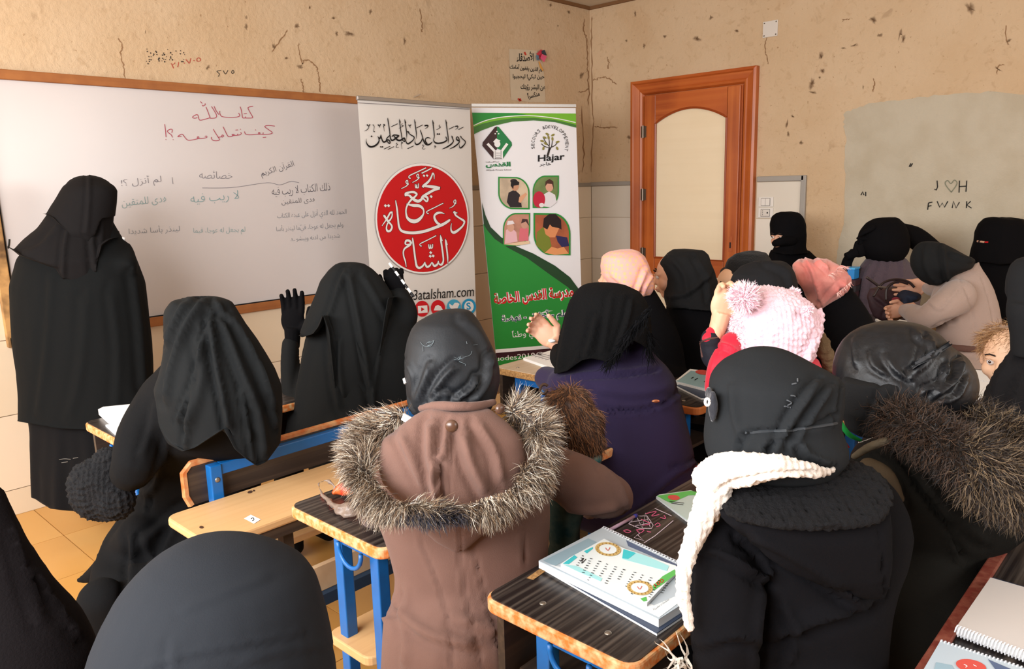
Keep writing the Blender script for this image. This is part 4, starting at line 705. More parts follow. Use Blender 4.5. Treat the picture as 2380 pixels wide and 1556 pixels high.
poly(PZs, ell(468, 1226, 5, 3, 12), mat('burn_mark', (70, 44, 28), .8), 'burn_mark', t, .0006); poly(PZs, ell(581, 1144, 6, 3, 12, -.3), MATS['burn_mark'], 'burn_mark', t, .0006); poly(PZs, ell(590, 1141, 2, 2, 12, -.3), MATS['burn_mark'], 'burn_mark', t, .0006)
# low board and rail seen between the desk legs
t = thing('bench', (1.4, 1.74, 0), 'low wooden backboard on a dark blue rail, seen between blue desk legs', 'bench')
PQ = PL((0, 1.72, 0), (0, -1, 0)); A = PQ.px(715, 1330); B = PQ.px(739, 1378)
MB().box(A[0] - .1, 1.9, 1.72, 1.738, B[2], A[2]).build('backboard', mat('pale_edge_board', (186, 158, 124), .6, var=(10, .5, (150, 116, 84))), t)
MB().box(A[0] - .1, 1.9, 1.70, 1.722, B[2] - .035, B[2] - .002).build('rail', mat('dark_blue_rail', (30, 48, 66), .5), t)
for x in (1.0, 1.8): MB().box(x, x + .03, 1.74, 1.77, 0, A[2] - .01).build('leg', board, t)
# ------------------------------------------------------------------ books and papers
page = mat('white_pages', (238, 238, 236), .6, bump=(400, .1, .001)); page_e = mat('page_edges', (216, 216, 214), .7, wave=(3, 'X', .5, (176, 178, 180)))
def book(pts, z, th, cover, label, name='notebook', cat='notebook', pages=page_e, group=None, spiral=None, loc=None):
    pl = PZ(z + th); q = np.mean([pl.px(*p) for p in pts], 0); t = thing(name, (q[0], q[1], z), label, cat, group)
    V = [pl.px(*p) for p in pts]; m_ = MB(); m_.prism([v - np.array([0, 0, .002]) for v in V], (0, 0, -(th - .002))); m_.build('pages', pages, t)
    m_ = MB(); m_.prism(V, (0, 0, -.0018)); m_.build('cover', cover, t)
    if spiral:
        a, b_ = pl.px(*spiral[0]), pl.px(*spiral[1]); n = spiral[2]; d = b_ - a; s_ = np.array([d[1], -d[0], 0]); s_ /= np.linalg.norm(s_); r = max(.004, th * .55); zc = np.array([0, 0, -th / 2])
        P = [a + d * (k / 8 / n) + zc + s_ * (r * .9 * math.cos(k * math.pi / 4)) + np.array([0, 0, 1]) * r * 1.15 * math.sin(k * math.pi / 4) for k in range(n * 8)]
        MB().tube(P, .0011, 4).build('spiral_binding', mat('white_coil', (225, 225, 228), .4), t)
    return t, pl
# main stack on the central desk
bl_cov = mat('dark_blue_cover', (58, 68, 88), .4)
t, pl = book([(1266, 1322), (1408, 1246), (1668, 1376), (1527, 1472)], .7505, .006, bl_cov, 'dark blue notebook at the bottom of the stack on the central desk')
cov = mat('pale_grey_blue_cover', (188, 200, 208), .3, spec=.5)
t, pl = book([(1252, 1304), (1402, 1226), (1668, 1352), (1531, 1440)], .757, .016, cov, 'thick spiral notebook with pale grey-blue cover in the middle of the central stack', spiral=((1402, 1226), (1668, 1352), 40))
poly(pl, [(1262, 1304), (1367, 1252), (1391, 1262), (1290, 1316)], mat('grey_blue_print', (150, 176, 188), .4), 'cover_print', t, .0006); poly(pl, [(1275, 1312), (1310, 1320), (1520, 1408), (1590, 1378), (1600, 1385), (1532, 1436)], mat('white_gloss_print', (232, 238, 240), .3), 'cover_print', t, .0008)
poly(pl, [(1455, 1256), (1460, 1270), (1600, 1330), (1640, 1345)], mat('slate_print', (90, 104, 132), .4), 'cover_print', t, .0006); txt(pl, 'صفحات مضيئة', (1520, 1421), (1556, 1396), 6, mat('grey_ink', (96, 104, 110), .6), 'lettering', t, .001)
wc = mat('white_booklet_cover', (232, 240, 240), .3, spec=.4)
t, pl = book([(1303, 1312), (1325, 1296), (1404, 1253), (1450, 1275), (1572, 1316), (1570, 1332), (1504, 1402), (1480, 1396), (1390, 1352)], .7745, .007, wc, 'white certificate booklet with gold rings and turquoise corners on top of the central stack', name='booklet', cat='booklet')
tq = mat('turquoise_print', (70, 196, 204), .4); tq2 = mat('pale_turquoise_print', (168, 226, 228), .4); gr2 = mat('fresh_green_print', (96, 184, 92), .4); gold = mat('gold_ring_print', (206, 176, 112), .5)
for P, m_ in (([(1308, 1311), (1335, 1291), (1342, 1296), (1322, 1312)], tq), ([(1357, 1282), (1378, 1272), (1378, 1276), (1364, 1287)], tq), ([(1449, 1277), (1500, 1292), (1555, 1316), (1550, 1328), (1520, 1320), (1446, 1300)], tq2), ([(1568, 1324), (1571, 1336), (1519, 1374), (1517, 1362), (1540, 1340)], gr2), ([(1488, 1392), (1502, 1388), (1504, 1397), (1496, 1399)], gr2), ([(1310, 1313), (1340, 1316), (1400, 1345), (1396, 1352), (1345, 1330)], tq2)): poly(pl, P, m_, 'cover_print', t, .0006)
poly(pl, [(1449, 1277), (1478, 1286), (1460, 1300), (1446, 1298)], tq, 'cover_print', t, .001)
for cx_, cy_, rx_, ry_ in ((1413, 1277, 30, 16), (1487, 1367, 30, 17)):
    poly(pl, ell(cx_, cy_, rx_, ry_, 40, .12), gold, 'ring_print', t, .0012); poly(pl, ell(cx_, cy_, rx_ * .68, ry_ * .68, 40, .12), wc, 'ring_print', t, .0018)
    for a in range(0, 360, 20): aa = math.radians(a); poly(pl, ell(cx_ + rx_ * .84 * math.cos(aa), cy_ + ry_ * .84 * math.sin(aa), 2.0, 1.1, 6, aa), mat('brown_print', (150, 112, 60), .6), 'ring_mark', t, .0022)
    strokes(pl, [[(cx_ - 6, cy_ - 3), (cx_, cy_ + 3), (cx_ + 5, cy_ - 4)]], 1.8, mat('coral_print', (206, 104, 92), .5), 'ring_mark', t, .0024)
for k in range(11):
    x, y = 1352 + k * 19 + (k > 5) * 6, 1292 + k * 6.4; ln = [(x - .35 * j * 9 + RNG.normal(0, .4), y + j * 5.4) for j in range(5 + (k * 7) % 5)]
    strokes(pl, [[p, (p[0] + 4 + RNG.random() * 3, p[1] + 1.5)] for p in ln], 1.5, ink, 'handwriting', t, .001, smooth=False)
strokes(pl, [[(1349, 1306), (1356, 1298), (1352, 1310), (1362, 1300)]], 1.6, ink, 'handwriting', t, .001)
txt(pl, '100', (1524, 1366), (1544, 1352), 9, redp, 'cover_print', t, .0012); 
# second booklet, further along the same desk
t, pl = book([(1525, 1155), (1532, 1150), (1606, 1140), (1700, 1180), (1650, 1240), (1608, 1217)], .7505, .006, mat('sage_cover', (188, 206, 200), .3, spec=.4), 'green edged booklet with a red seal beside the cream scarf', name='booklet', cat='booklet')
poly(pl, [(1527, 1153), (1606, 1141), (1640, 1150), (1600, 1152), (1560, 1170), (1550, 1166)], gr2, 'cover_print', t, .0006); poly(pl, ell(1566, 1157, 14, 6, 24, .1), mat('red_seal', (206, 84, 74), .5), 'seal', t, .0012)
strokes(pl, [[(1556, 1166), (1590, 1170)], [(1560, 1170), (1588, 1174)]], 1.2, ink, 'handwriting', t, .0012, smooth=False)
# chalk doodle, screw heads and dents on the desk top
pinkc = mat('pink_chalk', (206, 96, 132), .9); wh = mat('white_chalk', (206, 190, 200), .9); PT = PZ(.7505)
z7 = lambda x, y: (1100 + x / 2.798, 1000 + y / 2.798)
rl = lambda P: [z7(*p) for p in P]
strokes(PT, [rl(P) for P in ([(1010, 610), (1060, 560), (1130, 560), (1170, 620), (1160, 640), (1080, 640), (1010, 610)], [(1060, 560), (1100, 640), (1120, 540), (1150, 630)], [(1020, 600), (1140, 580), (1040, 630), (1160, 600)], [(1065, 680), (1110, 720), (1045, 700), (1085, 670)], [(1110, 735), (1180, 690), (1300, 590)], [(1180, 510), (1260, 545), (1290, 560)])], 1.6, wh, 'doodle', D1, .0006, smooth=False)
strokes(PT, [rl(P) for P in ([(1120, 545), (1190, 530), (1160, 560), (1210, 550)], [(1060, 650), (1110, 650), (1085, 670), (1060, 650)], [(975, 655), (1000, 650), (1025, 660), (1000, 668), (975, 655)], [(1180, 620), (1200, 605), (1215, 620), (1190, 630)], [(1130, 660), (1155, 665)], [(1215, 570), (1250, 575), (1240, 555)], [(1090, 580), (1150, 610), (1100, 620)])], 1.8, pinkc, 'doodle', D1, .0009)
poly(PT, rl([(345, 965), (430, 905), (475, 915), (390, 975)]), edge_p, 'chipped_patch', D1, .0006)
t = thing('pen', PT.px(1452, 1214), 'clear ballpoint pen with blue end lying on the scribbled desk top', 'pen')
a, b_ = PT.px(1415, 1234, .006), PT.px(1480, 1198, .006); MB().tube([a, a + (b_ - a) * .9], .004, 8).build('barrel', mat('clear_pen', (170, 140, 156), .2), t, True); MB().tube([a + (b_ - a) * .9, b_], .0046, 8).build('cap', mat('blue_cap', (50, 50, 130), .3), t, True)
# red patterned scarf with grey ruffle on the left desk
t = thing('folded_scarf', PT.px(800, 1150), 'crumpled red and taupe scarf lying on the desk left of the brown coat', 'scarf')
dd2 = dep(PT.px(800, 1150)) + .02
tau = mat('taupe_satin', (122, 104, 92), .4, bump=(60, .4, .004), spec=.5); rs = mat('red_silk', (196, 30, 34), .35, var=(30, .5, (226, 150, 60)), bump=(90, .5, .003), spec=.5)
WL = lambda P, n=14: wlimb([(*PZ(.75 + h).px(x, y), r) for x, y, h, r in np.array(spline([(p[0], p[1], p[2], p[3]) for p in P], 4))], 10)
soft('red_fold', [WL([(775, 1145, .012, .010), (790, 1138, .018, .016), (815, 1138, .022, .020), (845, 1142, .02, .018)]), WL([(748, 1150, .004, .004), (760, 1162, .006, .006), (775, 1184, .006, .004)]), WL([(790, 1130, .03, .008), (820, 1122, .035, .012)])], rs, t, .004, 1, wr=(.008, 55))
soft('ruffle', [WL([(740, 1126, .03, .003), (744, 1140, .022, .005), (755, 1158, .012, .008), (780, 1178, .014, .011), (810, 1176, .022, .013), (845, 1172, .02, .014)]), WL([(740, 1124, .032, .003), (760, 1118, .034, .005), (778, 1130, .026, .006), (776, 1142, .014, .006)]), WL([(778, 1188, .008, .006), (800, 1198, .008, .008), (830, 1196, .01, .009), (850, 1186, .012, .01)]), WL([(790, 1182, .02, .008), (820, 1184, .02, .010)])], tau, t, .004, 1, wr=(.006, 70))
# papers on desk0
t, pl = book([(228, 952), (240, 946), (332, 937), (400, 960), (330, 990), (250, 972)], .7505, .02, page, 'open white notebook with curled pages under the writing woman', pages=page)
t, pl = book([(245, 988), (330, 975), (390, 990), (360, 1016), (278, 1018)], .7505, .006, page, 'loose white sheets in front of the open notebook on the left desk', name='paper_sheets', cat='paper', pages=page)
# booklet on the pale desk, notebook on the next desk, far papers
t, pl = book([(1216, 832), (1280, 815), (1345, 835), (1290, 858)], .7505, .012, page, 'open handwritten notebook on the pale desk before the green banner', pages=page)
strokes(pl, [[(1235 + 8 * k, 828 + 2.2 * k), (1262 + 8 * k, 821 + 2.4 * k)] for k in range(5)], 1, gm, 'handwriting', t, .0008, smooth=False); poly(pl, ell(1254, 824, 5, 1.6, 12), hair_p, 'stamp', t, .001)
t, pl = book([(1570, 885), (1604, 858), (1680, 868), (1660, 908)], .7505, .020, mat('dusty_teal_cover', (150, 184, 192), .4), 'white edged notebook with teal cover and red oval on the desk beside the purple coat')
poly(pl, [(1570, 885), (1604, 858), (1680, 868), (1679, 872), (1606, 862), (1577, 884)], page, 'cover_print', t, .0007); poly(pl, ell(1634, 866, 18, 5.5, 24, .1), mat('red_seal', (206, 84, 74), .5), 'seal', t, .0012); strokes(pl, [[(1606, 880), (1612, 877)], [(1614, 884), (1622, 879)], [(1636, 888), (1646, 884)]], 1.5, ink, 'handwriting', t, .0012, smooth=False)
book([(1572, 896), (1600, 890), (1670, 915), (1650, 925), (1630, 925)], .7505, .008, bl_cov, 'dark notebook under the teal notebook on the desk right of the purple coat')
t, pl = book([(2232, 872), (2252, 858), (2320, 866), (2320, 930), (2262, 930), (2252, 912)], .7505, .015, page, 'open ring-bound notebook between the satin headscarf and the toddler', pages=page, spiral=((2262, 884), (2318, 890), 16))
book([(2034, 742), (2060, 738), (2110, 746), (2108, 758), (2050, 752)], .7505, .01, page, 'white papers on the desk beneath the maroon handbag', name='paper_sheets', cat='paper', pages=page)
# two spiral notebooks on the bottom right desk
zc3 = lambda x, y: (1880 + x / 2.798, 1000 + y / 2.798)
kr = mat('kraft_white_cover', (204, 196, 190), .5)
book([(2225, 1468), (2226, 1446), (2305, 1342), (2470, 1390), (2430, 1528)], .7505, .004, bl_cov, 'dark blue sheet folder under the blank notebook at bottom right', name='folder', cat='folder')
t, pl = book([(2224, 1456), (2302, 1343), (2460, 1388), (2400, 1522)], .7555, .016, kr, 'blank off-white spiral notebook on the bottom right desk', spiral=((2224, 1456), (2400, 1522), 22))
t, pl = book([(2140, 1568), (2186, 1490), (2400, 1560), (2380, 1640), (2200, 1640)], .7505, .012, cov, 'pale blue spiral notebook with red oval seal cut by the bottom frame edge', spiral=((2186, 1490), (2400, 1560), 24))
poly(pl, ell(2257, 1549, 36, 15, 30, .2), mat('red_seal', (206, 84, 74), .5), 'seal', t, .0012); poly(pl, [(2176, 1540), (2212, 1547), (2218, 1556), (2205, 1600), (2160, 1590)], MATS['grey_blue_print'], 'cover_print', t, .0007); poly(pl, [(2296, 1533), (2350, 1556), (2400, 1600), (2330, 1580)], MATS['slate_print'], 'cover_print', t, .0007)
strokes(pl, [[(2240, 1545), (2248, 1549), (2244, 1552)], [(2262, 1546), (2270, 1550)]], 1.6, whitep, 'seal_mark', t, .002)

# ------------------------------------------------------------------ people
skin = mat('skin', (214, 164, 136), .55, bump=(160, .15, .001), var=(14, .4, (204, 146, 120)), spec=.35); skin.node_tree.nodes['Principled BSDF'].inputs['Subsurface Weight'].default_value = .08
skin_c = mat('skin_child', (226, 184, 150), .5, bump=(120, .1, .001), var=(9, .5, (222, 166, 132)), spec=.35)
def person(q, label, group=None): return thing('person', (q[0], q[1], 0), label, 'person', group)
def ctr(rows, i, d): return U((rows[i][1] + rows[i][2]) / 2, rows[i][0], d)
def eye(par, c, fwd, s=1.0):
    fwd = np.array(fwd, float); fwd /= np.linalg.norm(fwd); rgt = np.cross(fwd, [0, 0, 1]); A = np.array([rgt, fwd, np.cross(rgt, fwd)])
    MB().ball(c, .012 * s, 16, 10).build('eyeball', mat('eye_white', (226, 218, 212), .2, spec=.6), par, True)
    MB().ball(c + fwd * .0075 * s, (.0062 * s, .0052 * s, .0062 * s), 14, 10, A).build('iris', mat('iris_brown', (54, 34, 24), .15, spec=.8), par, True)
def face(name, par, c, fwd, r, m, eyes=True, child=False):
    """head turned to fwd: skull, brow, cheeks, nose, lips, chin, ears; c = head centre, r = half head height"""
    fwd = np.array(fwd, float); fwd /= np.linalg.norm(fwd); rg = np.cross(fwd, [0, 0, 1.]); rg /= np.linalg.norm(rg); up = np.cross(rg, fwd); A = np.array([rg, fwd, up]); c = np.array(c, float)
    def B(x, y, z, rx_, ry_, rz_): mb = MB(); mb.ball(c + (rg * x + fwd * y + up * z) * r, np.array([rx_, ry_, rz_]) * r, 18, 12, A); return mb.v, mb.f
    pr_ = [B(0, -.08, .18, .72, .86, .80), B(0, .12, -.25, .58, .62, .62), B(0, .28, -.72, .28, .32, .22), B(-.34, .42, -.28, .26, .26, .26), B(.34, .42, -.28, .26, .26, .26), B(0, .78, -.16, .11, .12, .2), B(0, .9, -.27, .13, .12, .09), B(-.1, .84, -.3, .07, .09, .06), B(.1, .84, -.3, .07, .09, .06), B(0, .70, -.50, .2, .12, .06), B(0, .69, -.58, .17, .11, .07), B(-.72, -.02, -.1, .09, .16, .24), B(.72, -.02, -.1, .09, .16, .24), B(0, .62, .1, .5, .2, .1), B(0, -.1, -.8, .4, .4, .5)]
    h = soft(name, pr_, m, par, r * .045, 3, wr=None)
    if eyes:
        for s_ in (-1, 1):
            e = c + (rg * .27 * s_ + fwd * .68 + up * .0) * r; eye(h, e, fwd, r * (9.6 if child else 8.0) )
            MB().tube([e + (rg * -.14 + fwd * .1 + up * .20) * r, e + (fwd * .18 + up * .26) * r, e + (rg * .14 + fwd * .1 + up * .20) * r], r * .022, 6).build('eyebrow', mat('brow', (120, 84, 60) if child else (40, 28, 24), .8), h)
            MB().tube([e + (rg * -.12 + fwd * .09 + up * .04) * r, e + (fwd * .16 + up * .10) * r, e + (rg * .12 + fwd * .09 + up * .04) * r], r * .018, 6).build('eyelid', m, h)
        MB().tube([c + (rg * -.16 + fwd * .74 + up * -.54) * r, c + (fwd * .82 + up * -.535) * r, c + (rg * .16 + fwd * .74 + up * -.54) * r], r * .02, 6).build('mouth', mat('lip', (176, 96, 88), .5), h)
    return h
YP = np.array([0, 1, 0.])
def on_surf(o, P, m, nm, par, w=1.2, lift=.0015):
    """thin threads laid on the camera side of a cloth mesh"""
    dg = bpy.context.evaluated_depsgraph_get(); mb = MB()
    for ln in P:
        V = []
        for x, y in (spline(ln, 5) if len(ln) > 2 else [np.array(ln[0]) + (np.array(ln[-1]) - np.array(ln[0])) * k / 6 for k in range(7)]):
            r = Vector(ray(x, y)).normalized(); hit, loc, no, _ = o.ray_cast(Vector(CAMP), r)
            if hit: V.append(np.array(loc) + np.array(no) * lift)
        if len(V) > 1: mb.tube(V, w, 5)
    return mb.build(nm, m, par) if mb.v else None


# ---- the standing teacher
d = 3.42; q = U(190, 800, d); q = np.array([q[0], q[1]])
t = person(q, 'woman standing at the whiteboard, back turned, in a floor-length black cloak and long veil')
rob = [(470, 150, 240), (520, 100, 262), (560, 75, 285), (600, 44, 312), (660, 29, 334), (740, 33, 343), (800, 38, 350), (860, 46, 352), (920, 50, 354), (985, 50, 356)]
soft('cloak', [loft(rob, d, .62), limb([(262, 610, d, 36), (296, 620, d - .05, 24), (292, 578, d + .04, 16)])], mat('teacher_cloak', (11, 13, 14), .88, bump=(500, .3, .002), sheen=0, spec=.15), t, .013, 5, lines=[([(310, 640), (325, 760), (335, 900)], 9, .012), ([(120, 640), (110, 800), (90, 960)], 10, .008), ([(200, 700), (190, 850), (160, 975)], 12, .007), ([(260, 680), (275, 820), (270, 960)], 10, .007)], hem=[(-20, 968), (60, 982), (140, 996), (250, 1000), (400, 985)])
sk = [(940, 68, 348), (1000, 74, 350), (1080, 79, 350), (1150, 84, 340), (1172, 92, 330), (1190, 110, 310)]
soft('skirt', [loft(sk, d + .02, .6)], cloth_black2, t, .013, 5, fold=(9, .008, 950, 1150), hem=[(0, 1150), (85, 1158), (120, 1182), (200, 1190), (300, 1196), (400, 1190)])
vl = [(407, 192, 216), (411, 176, 232), (420, 162, 248), (432, 153, 260), (443, 147, 266), (470, 132, 266), (500, 113, 262), (530, 92, 258), (556, 62, 262), (582, 38, 268), (600, 30, 276), (640, 60, 270), (690, 110, 250)]
vm = mat('teacher_veil', (17, 15, 16), .85, bump=(500, .3, .002), sheen=0, spec=.15)
soft('veil', [loft(vl, d - .035, .74)], vm, t, .010, 3, hem=[(0, 560), (36, 582), (52, 594), (80, 604), (138, 624), (147, 650), (152, 646), (185, 662), (215, 679), (224, 664), (228, 602), (240, 570), (262, 556), (300, 548)],
     lines=[([(206, 415), (212, 520), (222, 640)], 6, .013), ([(168, 500), (150, 570), (146, 645)], 6, .012), ([(230, 430), (236, 520), (232, 600)], 7, .009), ([(140, 520), (100, 570), (60, 590)], 8, .008)], wr=(.003, 12))
soft('veil_layer', [loft([(409, 190, 218), (414, 174, 234), (432, 151, 262), (443, 144, 269), (470, 130, 268), (500, 111, 264), (540, 110, 258), (570, 140, 240)], d - .06, .76)], vm, t, .009, 3, hem=[(100, 496), (113, 499), (128, 506), (140, 520), (160, 540), (178, 581), (190, 577), (210, 560), (222, 545), (236, 508), (262, 505), (272, 500)], lines=[([(208, 412), (206, 480), (200, 540)], 5, .008)])
hd = hand('gloved_hand', t, cloth_far, U(284, 574, d + .06), (-.3, .5, .6), -RT, .8, (.5, .6, .6, .7))
MB().tube([U(288, 556, d + .02), U(268, 549, d + .10)], .008, 8).build('marker_pen', whitep, t, True)
bpy.context.view_layer.update()
on_surf([o for o in t.children if o.name.startswith('skirt')][0], [[(138, 1069), (150, 1067), (165, 1068)], [(143, 1076), (158, 1074)], [(170, 1066), (182, 1064)]], mat('lint', (120, 116, 110), .9), 'lint', t, .0012)

# ---- woman writing at the left
d = 2.2; t = person(U(460, 900, d), 'woman in a long black veil and charcoal coat writing at the front left desk')
coat = mat('charcoal_coat', (15, 15, 16), .9, bump=(500, .5, .002), sheen=0, spec=.12)
tor = [(790, 430, 580), (850, 372, 610), (900, 330, 628), (960, 322, 632), (1030, 330, 630, .05, .6), (1085, 328, 620, .22, .45), (1160, 318, 600, .26, .4), (1220, 300, 570, .27, .4)]
arm = limb([(385, 920, d, 58), (335, 1010, d - .05, 62), (310, 1090, d - .10, 52), (300, 1085, d + .04, 42), (300, 1035, d + .16, 30)])
skirt = loft([(1150, 310, 600, .24, .4), (1200, 275, 570, .24, .4), (1260, 235, 500, .22, .45), (1310, 212, 470, .15, .5), (1360, 204, 460, .13, .5), (1430, 208, 440, .12, .5), (1520, 215, 430, .12, .5), (1600, 220, 430, .12, .5)], d + .02, .75)
flare = limb([(330, 1250, d + .2, 60), (270, 1300, d + .25, 40), (214, 1338, d + .28, 20), (178, 1352, d + .3, 6)])
flr = [wlimb([(U(310, 1500, d)[0] + s, U(310, 1500, d)[1] + .05, .40, .07), (U(310, 1500, d)[0] + s, U(310, 1500, d)[1] + .1, .06, .07)]) for s in (-.05, .08)]
soft('coat', [loft(tor, d, .7), arm, skirt, flare] + flr, coat, t, .011, 4, lines=[([(395, 960), (385, 1050), (360, 1130), (330, 1148)], 7, .012), ([(330, 1250), (360, 1310), (400, 1330)], 8, .012), ([(480, 1160), (420, 1190), (330, 1260)], 10, .014), ([(300, 1240), (310, 1320), (300, 1420)], 9, .01), ([(560, 1150), (500, 1190), (400, 1220)], 9, .012), ([(350, 1160), (345, 1180)], 5, -.012), ([(310, 1250), (305, 1320), (300, 1420)], 9, .01), ([(430, 1200), (380, 1280), (350, 1400)], 9, .012), ([(360, 940), (350, 1000), (330, 1060)], 8, .008)], wr=(.005, 10))
vl = [(687, 450, 485), (690, 428, 512), (700, 398, 540), (722, 383, 553), (758, 381, 574), (790, 383, 598), (825, 381, 620), (860, 374, 640), (900, 362, 655), (935, 366, 657), (985, 372, 656), (1030, 380, 652), (1090, 400, 645)]
bk2 = mat('veil_black', (15, 17, 18), .85, bump=(600, .3, .002), sheen=0, spec=.2)
soft('veil', [loft(vl, d - .06, .72)], bk2, t, .009, 3, hem=[(330, 930), (372, 985), (390, 1018), (400, 1030), (430, 1047), (460, 1038), (500, 1012), (532, 992), (540, 1010), (552, 1040), (575, 1064), (599, 1083), (620, 1074), (648, 1036), (660, 1015)],
     lines=[([(488, 740), (500, 830), (520, 930), (534, 1000)], 8, .022), ([(470, 700), (430, 760), (400, 850), (385, 930)], 9, .018), ([(515, 745), (560, 860), (600, 960), (615, 1060)], 10, .016), ([(460, 790), (470, 880), (440, 990)], 12, .014), ([(540, 730), (600, 850), (640, 940)], 9, .010), ([(425, 705), (395, 760), (386, 800)], 6, .010), ([(500, 700), (555, 770), (610, 870), (645, 990)], 6, .012), ([(450, 900), (440, 960), (430, 1040)], 7, .014), ([(560, 900), (575, 980), (590, 1075)], 5, .012), ([(480, 760), (455, 860), (410, 980)], 5, .012)], wr=(.004, 10))
hb = thing('crochet_bag', U(235, 1130, 2.15), 'round black crocheted bag hanging at the writing woman\'s side', 'bag')
soft('bag_body', [blob(228, 1140, 2.15, 70, 78, 40), blob(255, 1090, 2.15, 42, 52, 30), blob(262, 1160, 2.15, 52, 55, 40)], mat('black_yarn', (13, 13, 16), .8, bump=(90, 1, .01), sheen=0, spec=.3), hb, .0055, 2, bumps=(.0038, 330), wr=(.004, 20))
MB().tube([U(268, 1060, 2.15), U(285, 1040, 2.2), U(300, 1020, 2.25)], .012, 8).build('strap', MATS['black_yarn'], hb, True)

# ---- second woman with raised gloves
d = 2.95; t = person(U(810, 850, d), 'woman in black hooded veil raising both gloved hands, a pencil in the right')
rw = [(618, 780, 850), (650, 752, 885), (700, 733, 925), (740, 720, 955), (780, 710, 975), (830, 700, 990), (880, 690, 995), (930, 683, 1000), (975, 668, 1010), (1020, 660, 1010)]
e_, _ = seat_ext(rw, d)
soft('robe', [loft(rw, d, .72), limb([(925, 760, d, 40), (945, 730, d - .02, 30), (930, 690, d + .02, 26)]), limb([(700, 960, d, 36), (682, 900, d + .1, 28), (676, 850, d + .16, 24), (676, 800, d + .2, 21)])] + e_, mat('robe_black', (13, 15, 16), .85, bump=(500, .3, .002), sheen=0, spec=.2), t, .012, 4, lines=[([(800, 660), (820, 760), (860, 900), (870, 960)], 8, .022), ([(905, 740), (880, 830), (865, 950)], 5, .014), ([(770, 800), (775, 880), (790, 950)], 7, .013), ([(720, 800), (700, 880), (690, 950)], 8, .010), ([(830, 720), (850, 800), (862, 900)], 6, .012)], wr=(.005, 9))
soft('veil', [loft([(608, 795, 828), (612, 780, 848), (625, 764, 868), (651, 743, 893), (687, 730, 915), (730, 712, 925), (770, 697, 930), (800, 702, 930), (900, 705, 925), (950, 760, 900)], d - .05, .74)], MATS['veil_black'], t, .010, 3, hem=[(690, 768), (700, 776), (712, 782), (738, 774), (752, 757), (765, 730), (776, 768), (778, 905), (790, 925), (800, 930), (845, 940), (862, 935), (874, 890), (892, 800), (906, 730), (915, 690)],
     lines=[([(805, 626), (790, 660), (770, 720), (752, 760), (730, 776)], 6, .016), ([(812, 640), (830, 730), (858, 880)], 7, .016), ([(845, 640), (880, 700), (900, 740)], 7, .008), ([(790, 790), (790, 860), (800, 925)], 5, .010)], wr=(.003, 10))
hand('gloved_hand', t, cloth_far, U(680, 775, d + .2), np.array([.05, 0, 1.]) + RT * .05, RT, 1.22, (.18, .2, .2, .25), .3)
hand('gloved_hand', t, cloth_far, U(924, 688, d + .02), np.array([0, 0, 1.]) - RT * .15, -RT, 1.0, (.85, .85, .9, .9), .6)
pc = thing('pencil', U(935, 655, d), 'black and white striped pencil held up in a black glove', 'pencil')
a, b_ = U(905, 612, d - .01), U(962, 690, d - .03)
for k in range(8): MB().tube([a + (b_ - a) * (k / 8), a + (b_ - a) * ((k + 1) / 8)], .0048, 8).build('band', ink if k % 2 else whitep, pc)

# ---- brown hooded coat with fur
d = 1.68; t = person(U(1060, 1000, d), 'woman in brown coat with fur-trimmed hood and black satin headscarf, seen from behind')
bw = mat('brown_wool', (112, 84, 74), .92, bump=(420, .5, .002), var=(20, .3, (102, 75, 66)), sheen=.1, spec=.15)
torso = [(985, 960, 1160), (1010, 900, 1215), (1060, 868, 1250), (1120, 850, 1272), (1180, 862, 1282), (1230, 885, 1280), (1280, 903, 1276), (1340, 917, 1272), (1395, 912, 1275), (1435, 890, 1282), (1490, 887, 1290), (1556, 884, 1296), (1640, 882, 1300)]
c_ = U(1090, 1500, d); e_ = [wlimb([(c_[0], c_[1], c_[2], .17), (c_[0], c_[1], .45, .17), (c_[0], c_[1], .12, .15)])]
larm = limb([(880, 1120, d + .02, 46), (868, 1185, d + .08, 36), (872, 1215, d + .2, 34)])
rarm = limb([(1275, 1090, d + .08, 60), (1340, 1120, d + .12, 66), (1400, 1150, d + .16, 60), (1425, 1160, d + .22, 46), (1370, 1180, d + .30, 32)])
soft('coat', [loft(torso, d, .62), larm, rarm] + e_, bw, t, .010, 4, lines=[([(1065, 1240), (1070, 1300), (1085, 1400), (1120, 1556)], 3.2, -.006), ([(975, 1260), (1010, 1340), (1040, 1440), (1050, 1556)], 3.5, -.005), ([(1215, 1200), (1218, 1270), (1220, 1310)], 3, -.006), ([(1100, 1280), (1125, 1380), (1160, 1500), (1170, 1556)], 3, -.007), ([(920, 1400), (960, 1450), (1010, 1480), (1100, 1500)], 12, .013), ([(930, 1440), (945, 1490), (940, 1550)], 9, .012), ([(1060, 1440), (1150, 1465), (1250, 1480)], 13, .010), ([(900, 1430), (925, 1420), (935, 1380)], 6, -.012), ([(1330, 1040), (1300, 1090), (1290, 1150)], 4, -.010), ([(1400, 1090), (1440, 1130), (1460, 1180)], 7, .008), ([(1310, 1180), (1370, 1190), (1440, 1180)], 9, .01)], wr=(.003, 12))
hoodr = [(948, 990, 1140), (960, 965, 1155), (985, 930, 1185), (1020, 885, 1218), (1070, 873, 1226), (1120, 885, 1215), (1170, 925, 1190), (1220, 960, 1160), (1262, 1010, 1110), (1290, 1055, 1080)]
